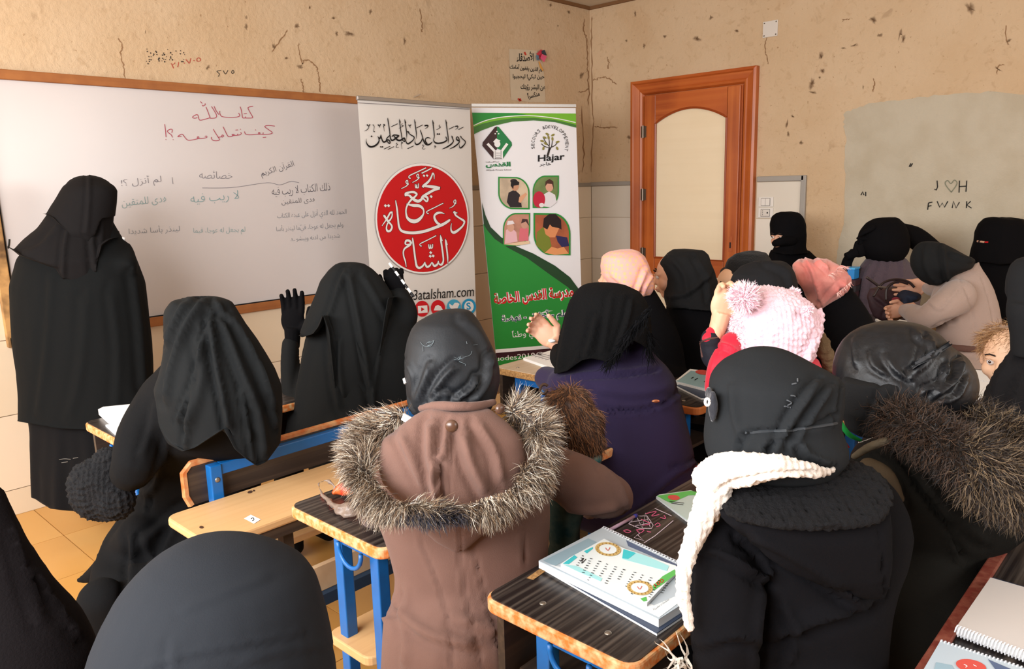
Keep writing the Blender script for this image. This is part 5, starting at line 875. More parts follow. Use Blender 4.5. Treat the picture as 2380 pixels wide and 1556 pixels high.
soft('hood', [loft(hoodr, d - .13, .5)], bw, t, .008, 4, lines=[([(1050, 1000), (1045, 1080), (1040, 1165)], 3, -.008), ([(1000, 985), (1000, 1060), (1015, 1160)], 12, .020), ([(1020, 1075), (1022, 1120), (1030, 1170)], 6, -.022), ([(1075, 1010), (1095, 1080), (1130, 1150)], 13, .018), ([(1110, 985), (1150, 1050), (1165, 1120)], 10, .012), ([(930, 1010), (960, 1080), (985, 1130)], 11, .012), ([(1040, 985), (1030, 1050), (1010, 1100)], 8, .014), ([(1067, 1210), (1068, 1250), (1072, 1290)], 2.5, -.005)], hem=[(800, 1190), (900, 1215), (980, 1255), (1040, 1285), (1070, 1293), (1095, 1283), (1160, 1215), (1250, 1150)], wr=(.004, 14))
soft('collar', [limb([(978, 950, d - .10, 12), (1010, 944, d - .13, 13), (1060, 945, d - .16, 13), (1110, 944, d - .14, 13), (1146, 936, d - .10, 12)])], bw, t, .006, 2)
MB().ball(U(1050, 991, d - .27), (.012, .008, .012), 20, 12, np.array([RT, FW, [0, 0, 1.]])).build('button', mat('horn_button', (84, 58, 44), .3, spec=.6), t, True)
MB().ball(U(1162, 951, d - .18), (.011, .008, .011), 20, 12).build('button', MATS['horn_button'], t, True)
# fur trim
fp = [(935, 975), (903, 982), (868, 998), (846, 1030), (838, 1070), (846, 1110), (866, 1145), (905, 1172), (960, 1190), (1020, 1196), (1080, 1190), (1140, 1172), (1190, 1148), (1228, 1115), (1248, 1075), (1255, 1035), (1250, 1000), (1232, 972), (1208, 955)]
fd = [-.06, -.08, -.10, -.12, -.14, -.17, -.20, -.23, -.26, -.27, -.26, -.23, -.20, -.17, -.14, -.12, -.10, -.08, -.06]
base = limb([(x, y, d + e, (12 if 7 < i < 13 else 16) + 6 * math.sin(i * 1.3) ** 2) for i, ((x, y), e) in enumerate(zip(fp, fd))])
fo = soft('fur_trim', [base], mat('fur_base', (72, 62, 56), .9), t, .008, 2)
pts, nn = surf_points(fo, 24000, lambda c, x, y: np.ones(len(c), bool)); cen = U(1050, 1080, d)
out = pts - cen; out /= np.linalg.norm(out, axis=1)[:, None]
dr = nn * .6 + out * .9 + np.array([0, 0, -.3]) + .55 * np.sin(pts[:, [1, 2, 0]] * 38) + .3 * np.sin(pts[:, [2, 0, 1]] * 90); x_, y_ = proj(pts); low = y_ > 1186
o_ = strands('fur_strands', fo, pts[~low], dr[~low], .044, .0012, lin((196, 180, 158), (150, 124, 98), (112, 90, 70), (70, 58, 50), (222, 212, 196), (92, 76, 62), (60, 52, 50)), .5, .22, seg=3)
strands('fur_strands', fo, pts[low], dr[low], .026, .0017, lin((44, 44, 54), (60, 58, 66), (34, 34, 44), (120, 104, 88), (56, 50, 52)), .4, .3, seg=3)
sf = mat('black_satin_scarf', (21, 24, 28), .58, bump=(300, .2, .002), sheen=0, spec=.35)
hr = [(719, 1048, 1085), (723, 1018, 1098), (733, 995, 1106), (748, 968, 1118), (765, 956, 1126), (792, 945, 1140), (825, 939, 1156), (857, 938, 1164), (888, 940, 1165), (920, 942, 1156), (945, 950, 1146), (968, 975, 1130)]
soft('headscarf', [loft(hr, d - .02, .95), limb([(955, 905, d - .02, 14), (958, 945, d - .04, 14), (968, 965, d - .06, 9)])], sf, t, .006, 3, lines=[([(1060, 850), (1030, 880), (1000, 930)], 9, .012), ([(1110, 880), (1095, 905), (1060, 930)], 7, .016), ([(1000, 850), (985, 890), (965, 940)], 9, .010), ([(1140, 830), (1130, 890), (1100, 935)], 8, .012), ([(948, 845), (960, 880), (955, 930)], 6, .009), ([(1000, 930), (1030, 905), (1080, 930)], 5, -.008), ([(1075, 740), (1120, 780), (1145, 840)], 10, .005)], wr=(.003, 18))
emb = mat('grey_thread', (96, 106, 110), .5)
def emb_strokes(par, P, dd, m=None, w=1.3):
    mb = MB(); 
    for ln in P:
        V = [U(x, y, dd(x, y) if callable(dd) else dd) for x, y in spline(ln, 4)]; mb.tube(V, w * .5 * 1.5 / F, 4)
    o = mb.build('embroidery', m or emb, par); o['kind'] = 'stuff'; return o
bpy.context.view_layer.update()
hs = [o for o in t.children if o.name.startswith('headscarf')][0]
z5 = lambda P: [(600 + x / 3.537, 580 + y / 3.537) for x, y in P]
o_ = on_surf(hs, [z5(P) for P in ([(1338, 765), (1365, 795), (1420, 798), (1450, 752)], [(1360, 840), (1358, 800)], [(1385, 780), (1400, 765), (1420, 760)], [(1390, 800), (1420, 790)], [(1615, 885), (1650, 905), (1690, 895)], [(1612, 910), (1655, 908), (1665, 880)], [(1650, 925), (1700, 945), (1700, 960)], [(1690, 890), (1740, 870), (1755, 840)], [(1770, 790), (1800, 785)], [(1710, 760), (1715, 780)], [(1390, 770), (1425, 765), (1445, 750), (1430, 780), (1395, 795)], [(1640, 890), (1660, 885), (1650, 905), (1635, 900)])], emb, 'embroidery', t, .0005)
if o_: o_['kind'] = 'stuff'
on_surf(hs, [[(941, 880), (944, 892)]], whitep, 'pin', t, .004); wc_ = MB(); wc_.prism([U(x, y, d - .1 + e) for x, y, e in ((938, 962, 0), (960, 974, -.01), (944, 984, -.01), (932, 976, 0))], tuple(FW * .006)); wc_.build('white_collar', whitep, t)

# ---- child asleep against the brown coat
d = 1.86; t = person(U(1330, 1000, d), 'small child with curly brown hair leaning down beside the brown fur hood, teal shirt')
sc_ = soft('head', [blob(1320, 958, d, 58, 58, 52), blob(1347, 990, d, 54, 55, 48), blob(1366, 1022, d, 36, 38, 36)], mat('child_hair', (70, 46, 32), .6, spec=.4), t, .006, 2, bumps=(.003, 70))
pts, nn = surf_points(sc_, 6000); cc = U(1320, 930, d); tan = np.array([0, 0, -1.]) + RT * .35 + .25 * np.sin(pts * 40)[:, ::-1]; tan = tan - nn * np.einsum('ij,ij->i', tan, nn)[:, None]
dr = tan + nn * .12 + RNG.normal(0, .1, nn.shape)
strands('hair', sc_, pts, dr, .028, .0014, lin((96, 64, 42), (62, 40, 28), (140, 98, 66), (46, 30, 22), (120, 78, 50)), .15, .2, seg=4)
ccurl = MB(); P = [U(1262 + 9 * math.cos(a) + 4 * a / 6, 905 + 11 * math.sin(a), d) for a in np.linspace(0, 5.6, 16)]; ccurl.tube(P, .0035, 6); ccurl.build('curl', MATS['child_hair'], t, True)
teal = mat('teal_print_cloth', (20, 110, 116), .7, var=(26, .9, (150, 150, 130)), bump=(200, .3, .002)); teal2 = mat('dark_teal_cloth', (14, 54, 58), .8, var=(22, .8, (84, 96, 84)), bump=(200, .3, .002))
soft('body', [limb([(1370, 1060, d + .02, 34), (1330, 1130, d, 52), (1312, 1220, d + .02, 40), (1316, 1290, d + .05, 38)]), wlimb([(*U(1316, 1290, d + .05), .05), (U(1316, 1290, d)[0], U(1316, 1290, d)[1] + .05, .06, .045)])], teal2, t, .01, 3)
soft('collar', [blob(1380, 1066, d - .0, 20, 18, 20)], teal, t, .006, 2); soft('cheek', [blob(1345, 1045, d + .0, 22, 14, 20)], skin_c, t, .006, 2)

# ---- purple coat
d = 2.42; t = person(U(1440, 900, d), 'woman in dark purple coat with fringed black shawl over her head')
pu = mat('purple_wool', (42, 34, 62), .92, bump=(420, .5, .002), sheen=.08, spec=.15)
rw = [(740, 1400, 1480), (775, 1400, 1500), (800, 1400, 1508), (812, 1376, 1514), (828, 1350, 1528), (850, 1308, 1552), (875, 1272, 1570), (915, 1264, 1581), (960, 1264, 1592), (1031, 1270, 1610), (1080, 1280, 1620), (1130, 1300, 1612), (1200, 1320, 1600)]
e_, _ = seat_ext(rw, d)
soft('coat', [loft(rw, d, .62), limb([(1310, 900, d + .05, 40), (1270, 880, d + .15, 30)])] + e_, pu, t, .011, 4, lines=[([(1300, 885), (1350, 872), (1430, 868), (1520, 855)], 5, .012), ([(1310, 890), (1360, 877), (1440, 873), (1530, 860)], 4, -.012), ([(1396, 953), (1470, 955), (1530, 945), (1580, 912)], 4, -.011), ([(1420, 945), (1480, 944), (1550, 930)], 4, .006), ([(1395, 905), (1480, 915), (1560, 900)], 10, .008), ([(1560, 1087), (1590, 1080), (1620, 1065)], 5, -.010), ([(1480, 1180), (1560, 1110), (1600, 1085)], 8, .01)], wr=(.003, 10))
MB().ball(U(1524, 933, d - .20), (.012, .004, .005), 12, 8, np.array([RT, FW, [0, 0, 1.]])).build('brooch', mat('bronze', (190, 120, 84), .35, metal=.8), t, True)
bsh = mat('black_woven_shawl', (13, 13, 14), .92, bump=(180, .8, .004), sheen=0, spec=.12)
vr = [(657, 1378, 1425), (663, 1352, 1455), (680, 1332, 1490), (705, 1318, 1506), (740, 1308, 1513), (775, 1300, 1516), (805, 1293, 1516), (835, 1288, 1508), (870, 1284, 1480)]
soft('shawl', [loft(vr, d - .03, .85)], bsh, t, .009, 3, hem=[(1270, 868), (1288, 870), (1319, 862), (1352, 837), (1375, 832), (1400, 838), (1420, 844), (1440, 828), (1455, 810), (1470, 790), (1490, 800), (1505, 812), (1520, 800)], lines=[([(1385, 740), (1375, 790), (1360, 830)], 7, .014), ([(1330, 700), (1318, 770), (1300, 850)], 8, .012), ([(1465, 700), (1455, 750), (1430, 820)], 5, .014), ([(1420, 690), (1410, 760), (1400, 820)], 7, .009), ([(1345, 820), (1335, 845), (1320, 858)], 5, .01)], wr=(.004, 16))
fr = []; sx = [(1508, 720), (1500, 735), (1488, 750), (1474, 762), (1462, 778), (1450, 795), (1440, 812), (1428, 828), (1416, 838)]
P = spline(sx, 14); rt_ = np.array([U(x, y, d - .24) for x, y in P for _ in range(3)]) + RNG.normal(0, .004, (len(P) * 3, 3)); fm_ = mat('fringe_fibre', (20, 20, 20), .95, attr=True, spec=.02); strands('fringe', t, rt_, np.tile(np.array([0, 0, -.8]) - RT * .55, (len(rt_), 1)), .05, .003, lin((14, 14, 15), (20, 20, 22)), .5, .3, m=fm_, seg=3)
rt_ = np.array([U(1508 + RNG.normal(0, 4), 770 + RNG.random() * 50, d - .1) for _ in range(60)]); strands('fringe', t, rt_, np.tile(np.array([0, 0, -1]) + RT * .3, (60, 1)), .06, .0028, lin((14, 14, 15), (20, 20, 22)), .5, .3, m=fm_)
soft('sleeve', [limb([(1330, 850, d + .02, 34), (1300, 835, d + .12, 24), (1296, 812, d + .2, 16)])], bsh, t, .008, 2)
hand('hand', t, skin, U(1292, 800, d + .22), np.array([0, .2, .5]) - RT * .35, np.array([0, 0, 1.]) + RT * .5, .95, (.45, .5, .55, .6), .4)
soft('tissue', [blob(1283, 792, d + .17, 10, 4, 12)], whitep, t, .003, 1, wr=(.003, 120))

# ---- grey headscarf, black hooded coat and cream scarf
d = 1.30; t = person(U(1820, 1100, d), 'woman in slate jersey headscarf, cream knitted scarf and black hooded coat, right foreground')
bc = mat('black_coat_wool', (11, 10, 13), .9, bump=(500, .4, .002), sheen=0, spec=.12)
rw = [(1070, 1800, 1985, .02), (1100, 1730, 2050, .02), (1140, 1670, 2090, .01), (1190, 1630, 2114, 0), (1240, 1608, 2124, 0), (1300, 1596, 2112, 0), (1360, 1592, 2090, 0), (1420, 1592, 2076, 0), (1490, 1600, 2068, 0), (1560, 1606, 2064, 0), (1700, 1620, 2060, 0)]
e_, _ = seat_ext([(1700, 1680, 2030)], d)
soft('coat', [loft([r[:4] + (.55,) for r in rw], d, .55), limb([(1680, 1270, d - .05, 74), (1690, 1380, d - .08, 80), (1690, 1480, d - .09, 82), (1680, 1600, d - .06, 70)])] + e_, bc, t, .009, 4, lines=[([(1734, 1241), (1790, 1260), (1900, 1330), (1997, 1402)], 13, .022), ([(1788, 1348), (1782, 1430), (1770, 1556)], 9, -.024), ([(1740, 1250), (1775, 1300), (1795, 1350)], 6, .012), ([(1612, 1310), (1640, 1285), (1700, 1300), (1780, 1350)], 9, .013), ([(1630, 1500), (1700, 1480), (1760, 1490)], 12, .012), ([(1800, 1480), (1900, 1440), (2010, 1410)], 14, .018), ([(2050, 1215), (2060, 1300), (2062, 1400)], 4, -.007), ([(1820, 1410), (1850, 1470), (1830, 1550)], 10, .012)], wr=(.005, 9))
hrw = [(1175, 1680, 2060, -.10, .3), (1195, 1660, 2075, -.11, .3), (1250, 1720, 2080, -.12, .28), (1310, 1790, 2080, -.12, .25), (1350, 1860, 2078, -.12, .22), (1385, 1940, 2072, -.11, .2), (1400, 2000, 2066, -.10, .2)]
soft('hood', [loft(hrw, d, .3)], bc, t, .008, 3, lines=[([(1690, 1196), (1800, 1200), (1950, 1204), (2060, 1194)], 5, .010), ([(2045, 1210), (2052, 1300), (2060, 1390)], 3, -.006), ([(1750, 1250), (1850, 1300), (1960, 1370)], 12, .010)], wr=(.004, 10))
fu = soft('hood_lining', [loft([(1068, 1810, 1975, -.02), (1090, 1760, 2035, -.04), (1120, 1715, 2068, -.06), (1155, 1688, 2078, -.09), (1185, 1678, 2068, -.12), (1205, 1700, 2040, -.12)], d, .45)], mat('black_curly_fleece', (8, 7, 11), .85, bump=(150, 1, .01), sheen=.0, spec=.3), t, .006, 2, bumps=(.0022, 330), wr=(.003, 40))
hr = [(806, 1755, 1800), (812, 1735, 1822), (824, 1710, 1850), (842, 1680, 1885), (862, 1662, 1925), (882, 1651, 1956), (935, 1646, 1956), (983, 1641, 1948), (1010, 1638, 1958), (1030, 1638, 1965), (1055, 1642, 1965), (1085, 1660, 1940), (1100, 1700, 1910)]
hs = soft('headscarf', [loft(hr, d - .02, .88)], cloth_slate, t, .006, 3, lines=[([(1900, 890), (1850, 960), (1800, 1050)], 9, .012), ([(1930, 900), (1890, 960), (1840, 1040)], 8, .010), ([(1700, 900), (1705, 960), (1720, 1020)], 9, .006), ([(1945, 960), (1870, 995), (1735, 1004)], 5, -.008), ([(1735, 1010), (1720, 1030), (1715, 1050)], 6, -.012), ([(1820, 1020), (1790, 1040), (1780, 1060)], 7, -.012), ([(1860, 1030), (1880, 1060), (1930, 1080)], 8, .012), ([(1956, 885), (1950, 930), (1940, 985)], 4, -.007)], wr=(.0025, 16))
bpy.context.view_layer.update()
st = on_surf(hs, [[(1732, 1006), (1800, 1003), (1870, 997), (1944, 984)]], mat('grey_elastic', (56, 59, 62), .6), 'elastic_strap', t, .0022, .001)
on_surf(hs, [[(1830, 942), (1838, 936), (1828, 930)], [(1822, 945), (1838, 947)], [(1853, 882), (1853, 889)], [(1840, 895), (1850, 893)], [(1837, 920), (1848, 921)]], mat('grey_sequins', (84, 88, 92), .4), 'bead_letters', t, .0012)['kind'] = 'stuff'
fm = mat('navy_gauze_flower', (30, 32, 40), .7, bump=(120, .6, .004), sheen=.3); 
br = [blob(1655, 945, d - .06, 16, 42, 20), blob(1648, 915, d - .04, 12, 18, 16)]
soft('hair_flower', br, fm, t, .004, 2, wr=(.005, 90)); MB().tube([U(1644 + 5 * math.cos(a), 935 + 8 * math.sin(a), d - .13) for a in np.linspace(0, 6.2, 14)], .0022, 6).build('pin_ring', whitep, t, True)
cr = knit('cream_knit', (232, 214, 198), 150, .004, (205, 180, 160))
kn = mat('cream_yarn', (228, 216, 204), .85, bump=(220, .6, .004), sheen=.3, spec=.2)
sc1 = soft('knitted_scarf', [limb([(1636, 1110, d + .00, 30), (1680, 1095, d - .09, 44), (1740, 1090, d - .14, 42), (1800, 1085, d - .16, 32), (1870, 1090, d - .15, 20), (1925, 1096, d - .11, 10), (1952, 1070, d - .06, 7)]), limb([(1660, 1150, d - .08, 44), (1635, 1200, d - .09, 34), (1618, 1240, d - .10, 30), (1600, 1290, d - .12, 24), (1588, 1350, d - .14, 20), (1592, 1410, d - .14, 16), (1604, 1465, d - .14, 9)])], kn, t, .004, 2, lines=[([(1640, 1160), (1700, 1125), (1800, 1105), (1900, 1098)], 4, -.007), ([(1622, 1200), (1660, 1150), (1740, 1120)], 5, -.006)], bumps=(.0018, 400), wr=(.003, 30))
rt_ = np.array([U(1562 + RNG.random() * 40, 1530 + RNG.random() * 16, d - .1) for _ in range(26)]); strands('fringe', sc1, rt_, RNG.normal(0, .4, (26, 3)) + np.array([0, 0, -.4]), .05, .004, lin((196, 186, 172), (160, 150, 138)), .3, .5, seg=5)

# ---- satin headscarf and olive parka
d = 1.62; t = person(U(2120, 1000, d), 'woman in shiny black satin headscarf and olive parka with dark brown fur hood')
ol = mat('olive_parka', (20, 18, 14), .88, bump=(400, .4, .003), sheen=0, spec=.15)
rw = [(985, 2060, 2330), (1020, 2010, 2380), (1060, 1975, 2400), (1110, 1975, 2410), (1170, 1985, 2410), (1230, 2010, 2390), (1280, 2030, 2330), (1330, 2050, 2260), (1400, 2050, 2220), (1500, 2060, 2200)]
e_, _ = seat_ext([(1460, 2060, 2180)], d)
soft('parka', [loft(rw, d, .55)] + e_, ol, t, .011, 4, lines=[([(2062, 1020), (2120, 1110), (2200, 1220), (2240, 1300)], 6, -.014), ([(2080, 1015), (2140, 1110), (2215, 1215)], 7, .012), ([(1990, 1065), (2040, 1060), (2080, 1110), (2110, 1190)], 7, .010), ([(2150, 1120), (2220, 1200), (2290, 1260)], 10, .010)], wr=(.005, 10))
soft('collar', [limb([(1985, 1062, d - .1, 12), (2020, 1040, d - .14, 14), (2060, 1025, d - .17, 14)])], mat('olive_lining', (88, 78, 62), .85, bump=(300, .3, .002)), t, .007, 2)
soft('shoulder_panel', [limb([(2020, 1090, d - .16, 30), (2060, 1110, d - .19, 26), (2090, 1160, d - .20, 16)])], mat('khaki_panel', (74, 62, 46), .85, bump=(300, .3, .002)), t, .007, 3)
fb = soft('fur_trim', [limb([(2048, 962, d - .10, 28), (2110, 985, d - .17, 40), (2180, 1020, d - .22, 42), (2250, 1065, d - .25, 50), (2320, 1110, d - .25, 58), (2400, 1150, d - .22, 50)]), limb([(2215, 955, d - .05, 18), (2280, 985, d - .1, 30), (2350, 1040, d - .14, 44), (2400, 1100, d - .14, 50)])], mat('fur_base_dark', (34, 26, 20), .95), t, .01, 2)
pts, nn = surf_points(fb, 17000); dr = nn * .8 + RNG.normal(0, .35, nn.shape) + RT * .3 + np.array([0, 0, -.3]); x_, y_ = proj(pts); low = (x_ > 2240)
strands('fur_strands', fb, pts[~low], dr[~low], .045, .0017, lin((36, 26, 20), (24, 18, 14), (54, 38, 28), (76, 56, 42)), .5, .45, seg=4)
strands('fur_strands', fb, pts[low], dr[low], .052, .0018, lin((46, 34, 26), (30, 22, 18), (80, 64, 46), (120, 100, 76), (38, 28, 20)), .6, .35, seg=4)
sat = mat('black_jacquard_satin', (13, 15, 19), .44, bump=(90, .3, .003), spec=.4, var=(60, .4, (26, 29, 34)))
hr = [(748, 2060, 2118), (752, 2036, 2140), (764, 2003, 2168), (780, 1980, 2186), (800, 1962, 2204), (825, 1950, 2238), (854, 1943, 2254), (882, 1942, 2259), (905, 1946, 2257), (925, 1960, 2246), (945, 1985, 2215), (965, 2010, 2180)]
hs = soft('headscarf', [loft(hr, d - .02, .85)], sat, t, .006, 2, lines=[([(2160, 790), (2165, 830), (2120, 870)], 8, .012), ([(2230, 840), (2220, 880), (2170, 920)], 7, .016), ([(2200, 850), (2190, 890), (2150, 910)], 6, .012), ([(2245, 880), (2225, 920), (2190, 935)], 6, .010), ([(1985, 790), (1985, 820), (1990, 850)], 6, .006), ([(2060, 830), (2080, 860), (2110, 880)], 7, .008), ([(2130, 775), (2150, 800), (2140, 840)], 7, .008), ([(2020, 820), (2030, 850), (2060, 870)], 6, .006)], wr=(.0015, 26))
soft('mask_cloth', [loft([(872, 2000, 2120, -.03), (882, 1958, 2112, -.06), (920, 1952, 2100, -.06), (960, 1954, 2085, -.06), (1000, 1966, 2060, -.05), (1018, 1995, 2040, -.04)], d - .02, .8)], mat('matte_black_mask', (20, 21, 23), .88, bump=(500, .3, .002), sheen=0), t, .007, 2, lines=[([(2060, 900), (2040, 960), (2020, 1005)], 9, .008)])
bpy.context.view_layer.update()
V = MB(); A_ = [(2118, 858), (2150, 838), (2180, 818), (2206, 800)]; W = []
for x, y in spline(A_, 6):
    for o_, s_ in ((-1, -1), (1, 1)):
        r = Vector(ray(x + 3.5 * o_, y + 5 * o_)).normalized(); hit, loc, no, _ = hs.ray_cast(Vector(CAMP), r); W.append(np.array(loc) + np.array(no) * .004 if hit else U(x, y, d - .2))
n = len(W) // 2; link('elastic_strap', mesh(W, [(2 * i, 2 * i + 1, 2 * i + 3, 2 * i + 2) for i in range(n - 1)]), mat('grey_elastic_band', (62, 64, 68), .6), t, True)
on_surf(hs, [[(2118, 862), (2150, 842), (2180, 822), (2208, 803)], [(2114, 853), (2146, 833), (2176, 813), (2202, 797)]], cloth_slate, 'strap_edge', t, .0012, .004)
gs = thing('striped_scarf', U(1980, 1000, d - .1), 'sliver of green, red and white scarf between the two foreground headscarves', 'scarf')
soft('green_band', [limb([(1946, 960, d - .12, 6), (1958, 990, d - .13, 10), (1975, 1012, d - .13, 10), (2000, 1024, d - .12, 7)])], mat('bright_green_cloth', (24, 160, 74), .6), gs, .004, 2); soft('red_band', [limb([(1948, 955, d - .11, 4), (1956, 1010, d - .11, 5), (1972, 1040, d - .11, 7)])], mat('red_cloth', (170, 26, 40), .6), gs, .004, 2); soft('white_band', [limb([(1996, 1030, d - .12, 3), (2028, 1018, d - .12, 3)])], whitep, gs, .003, 1)

# ---- near figures cut by the frame
d = .80; t = person(U(490, 1500, d), 'large smooth black headscarf seen from behind, cut by the bottom edge left of centre')
nb = mat('near_black_jersey', (25, 28, 33), .85, bump=(700, .3, .001), sheen=0, spec=.2)
hr = [(1257, 475, 525), (1262, 430, 572), (1277, 392, 620), (1302, 350, 670), (1332, 317, 712), (1370, 285, 736), (1436, 248, 755), (1487, 226, 766), (1556, 206, 776), (1640, 190, 784), (1740, 180, 790), (1850, 200, 780)]
e_, _ = seat_ext([(1900, 330, 640)], d, leg=True)
soft('headscarf', [loft(hr, d, .9), loft([(1820, 190, 790), (1950, 150, 880), (2150, 100, 940), (2500, 100, 940)], d, .5)] + e_, nb, t, .0055, 4, lines=[([(330, 1556), (450, 1520), (600, 1490), (700, 1470)], 7, .0022), ([(420, 1420), (520, 1380), (620, 1340)], 9, .0014), ([(560, 1540), (680, 1510), (760, 1500)], 10, .002), ([(400, 1500), (400, 1556), (390, 1600)], 10, .0016)], wr=(.0012, 18))
d = .92; t = person(U(40, 1450, d), 'person in a dark maroon-black shawl cut by the left frame edge, in the foreground')
hr = [(1118, -80, -10), (1150, -95, 12), (1200, -110, 32), (1260, -120, 58), (1310, -130, 88), (1360, -140, 118), (1395, -150, 145), (1420, -150, 170), (1450, -150, 190), (1480, -150, 205), (1520, -150, 222), (1600, -150, 228), (1750, -150, 240)]
e_, _ = seat_ext([(1750, -120, 200)], d)
soft('shawl', [loft(hr, d, .7)] + e_, mat('maroon_black_shawl', (11, 7, 8), .92, bump=(300, .4, .003), sheen=.0, spec=.1), t, .008, 4, lines=[([(30, 1230), (60, 1330), (90, 1450)], 10, .006), ([(80, 1320), (130, 1400), (190, 1480)], 8, .006)], wr=(.003, 12))

# ---- child in the pink knitted hat
d = 2.25; t = person(U(1780, 800, d), 'child in a fluffy pink knitted hat with pompoms, red jacket, one fist raised')
pk = mat('pink_yarn', (246, 204, 215), .85, bump=(200, .8, .004), sheen=.5, spec=.2)
hr = [(667, 1765, 1800), (673, 1738, 1832), (688, 1716, 1862), (710, 1702, 1888), (740, 1697, 1904), (762, 1697, 1908), (785, 1699, 1900), (808, 1704, 1892), (832, 1725, 1886), (850, 1760, 1870)]
hat = soft('knitted_hat', [loft(hr, d, .9)], pk, t, .005, 1, bumps=(.0035, 330), wr=(.002, 30), lines=[([(1905, 745), (1880, 790), (1860, 830)], 6, -.004)])
soft('ribbed_brim', [limb([(1903, 730, d - .02, 13), (1898, 765, d - .05, 15), (1885, 800, d - .08, 16), (1872, 832, d - .08, 16)])], pk, hat, .005, 1, bumps=(.004, 260))
def pompom(x, y, dd, r, n=1500):
    p = soft('pompom', [blob(x, y, dd, r * .6, r * .6)], pk, hat, .006, 1); pts, nn = surf_points(p, n); strands('pompom_yarn', p, pts, nn + RNG.normal(0, .3, nn.shape), r * .55 * dd / F, .003, lin((248, 222, 230), (252, 238, 240), (236, 186, 200)), .1, .3, seg=2)
pompom(1728, 692, d - .1, 38); pompom(1844, 684, d + .03, 18, 500); pompom(1876, 723, d - .12, 14, 400)
pts, nn = surf_points(hat, 3500, lambda c, x, y: (x < 1730)); strands('fuzz', hat, pts, nn + RNG.normal(0, .5, nn.shape), .014, .002, lin((248, 216, 224), (250, 232, 236)), .2, .4, seg=2)
redj = mat('red_jacket', (196, 26, 52), .6, bump=(60, .3, .003), sheen=.2); nvy = mat('navy_sleeve', (26, 26, 36), .8, bump=(300, .3, .002))
soft('jacket', [limb([(1700, 800, d - .02, 30), (1680, 850, d - .04, 36), (1676, 900, d - .04, 40)]), loft([(830, 1690, 1900), (880, 1665, 1920), (950, 1660, 1930), (1050, 1670, 1920)], d, .6)] + seat_ext([(1050, 1680, 1900)], d)[0], redj, t, .009, 3, lines=[([(1672, 790), (1664, 830), (1655, 880)], 3, -.006), ([(1672, 800), (1700, 810), (1720, 830)], 6, .012)])
soft('sleeve', [limb([(1690, 850, d + .02, 30), (1660, 830, d, 32), (1652, 800, d, 28), (1650, 786, d, 24)])], nvy, t, .008, 2); soft('cuff', [limb([(1626, 800, d - .04, 4), (1640, 790, d - .09, 5), (1668, 785, d - .09, 5)]), limb([(1626, 795, d - .03, 4), (1632, 830, d - .05, 5)])], mat('brown_binding', (84, 56, 50), .7), t, .005, 2)
soft('red_cuff', [limb([(1645, 788, d - .01, 17), (1655, 774, d, 18), (1664, 768, d, 16)])], redj, t, .006, 2)
soft('forearm', [limb([(1662, 780, d, 19), (1667, 755, d, 19), (1672, 735, d, 21)])], skin_c, t, .006, 3)
hand('hand', t, skin_c, U(1674, 742, d), np.array([0, 0, 1.]) + RT * .25, RT, 1.0, (.62, .62, .66, .7), .5)
hdk = soft('hair', [limb([(1900, 780, d + .02, 18), (1918, 820, d + .02, 18), (1930, 855, d + .04, 14)])], mat('tan_boucle', (110, 88, 62), .9, bump=(120, 1, .008)), t, .006, 2, bumps=(.003, 180))

def simple(label, d, rows, m, vrows=None, vm=None, vlines=(), lines=(), k=.7, vk=.85, hem=None, vhem=None, ext=True, vd=-.03, legs=True, vox=.013):
    t = person(ctr(rows, len(rows) // 2, d), label); e_ = seat_ext(rows, d, leg=legs)[0] if ext else []
    soft('coat', [loft(rows, d, k)] + e_, m, t, vox, 4, lines=lines, hem=hem, wr=(.005, 9), seed=int(d * 100))
    if vrows: soft('headscarf', [loft(vrows, d + vd, vk)], vm or m, t, max(.006, d * .0025), 2, lines=vlines, hem=vhem, wr=(.008, 20), seed=int(d * 77))
    return t
# ---- girl in peach dotted scarf
d = 3.2; pe = mat('peach_scarf', (238, 172, 152), .7, bump=(200, .3, .002), sheen=.2)
nt = pe.node_tree; N = nt.nodes; Lk = nt.links; vv = N.new('ShaderNodeTexVoronoi'); vv.inputs['Scale'].default_value = 62; vv.inputs['Randomness'].default_value = .25; tc = N.new('ShaderNodeTexCoord'); Lk.new(tc.outputs['Object'], vv.inputs['Vector'])
r = N.new('ShaderNodeValToRGB'); r.color_ramp.elements[0].position = .36; r.color_ramp.elements[1].position = .42; r.color_ramp.elements[0].color = (*srgb((250, 176, 128)), 1); r.color_ramp.elements[1].color = (*srgb((226, 164, 154)), 1); Lk.new(vv.outputs['Distance'], r.inputs[0]); Lk.new(r.outputs[0], N['Principled BSDF'].inputs['Base Color'])
t = simple('girl in a peach headscarf with orange dots and black robe near the door', d, [(665, 1450, 1520), (690, 1450, 1535), (720, 1460, 1552), (760, 1480, 1575), (800, 1490, 1588), (850, 1490, 1595), (930, 1480, 1600)], cloth_far,
           [(579, 1432, 1462), (583, 1412, 1484), (596, 1398, 1500), (618, 1394, 1511), (642, 1396, 1519), (660, 1408, 1523), (675, 1440, 1522), (688, 1475, 1514)], pe, [([(1500, 630), (1490, 660), (1480, 680)], 5, .014), ([(1420, 640), (1450, 665), (1480, 678)], 5, .008), ([(1515, 640), (1500, 670), (1495, 688)], 4, .012)])
face('face', t, U(1440, 640, d), -RT * .9 + FW * .5, .095, skin, eyes=False)
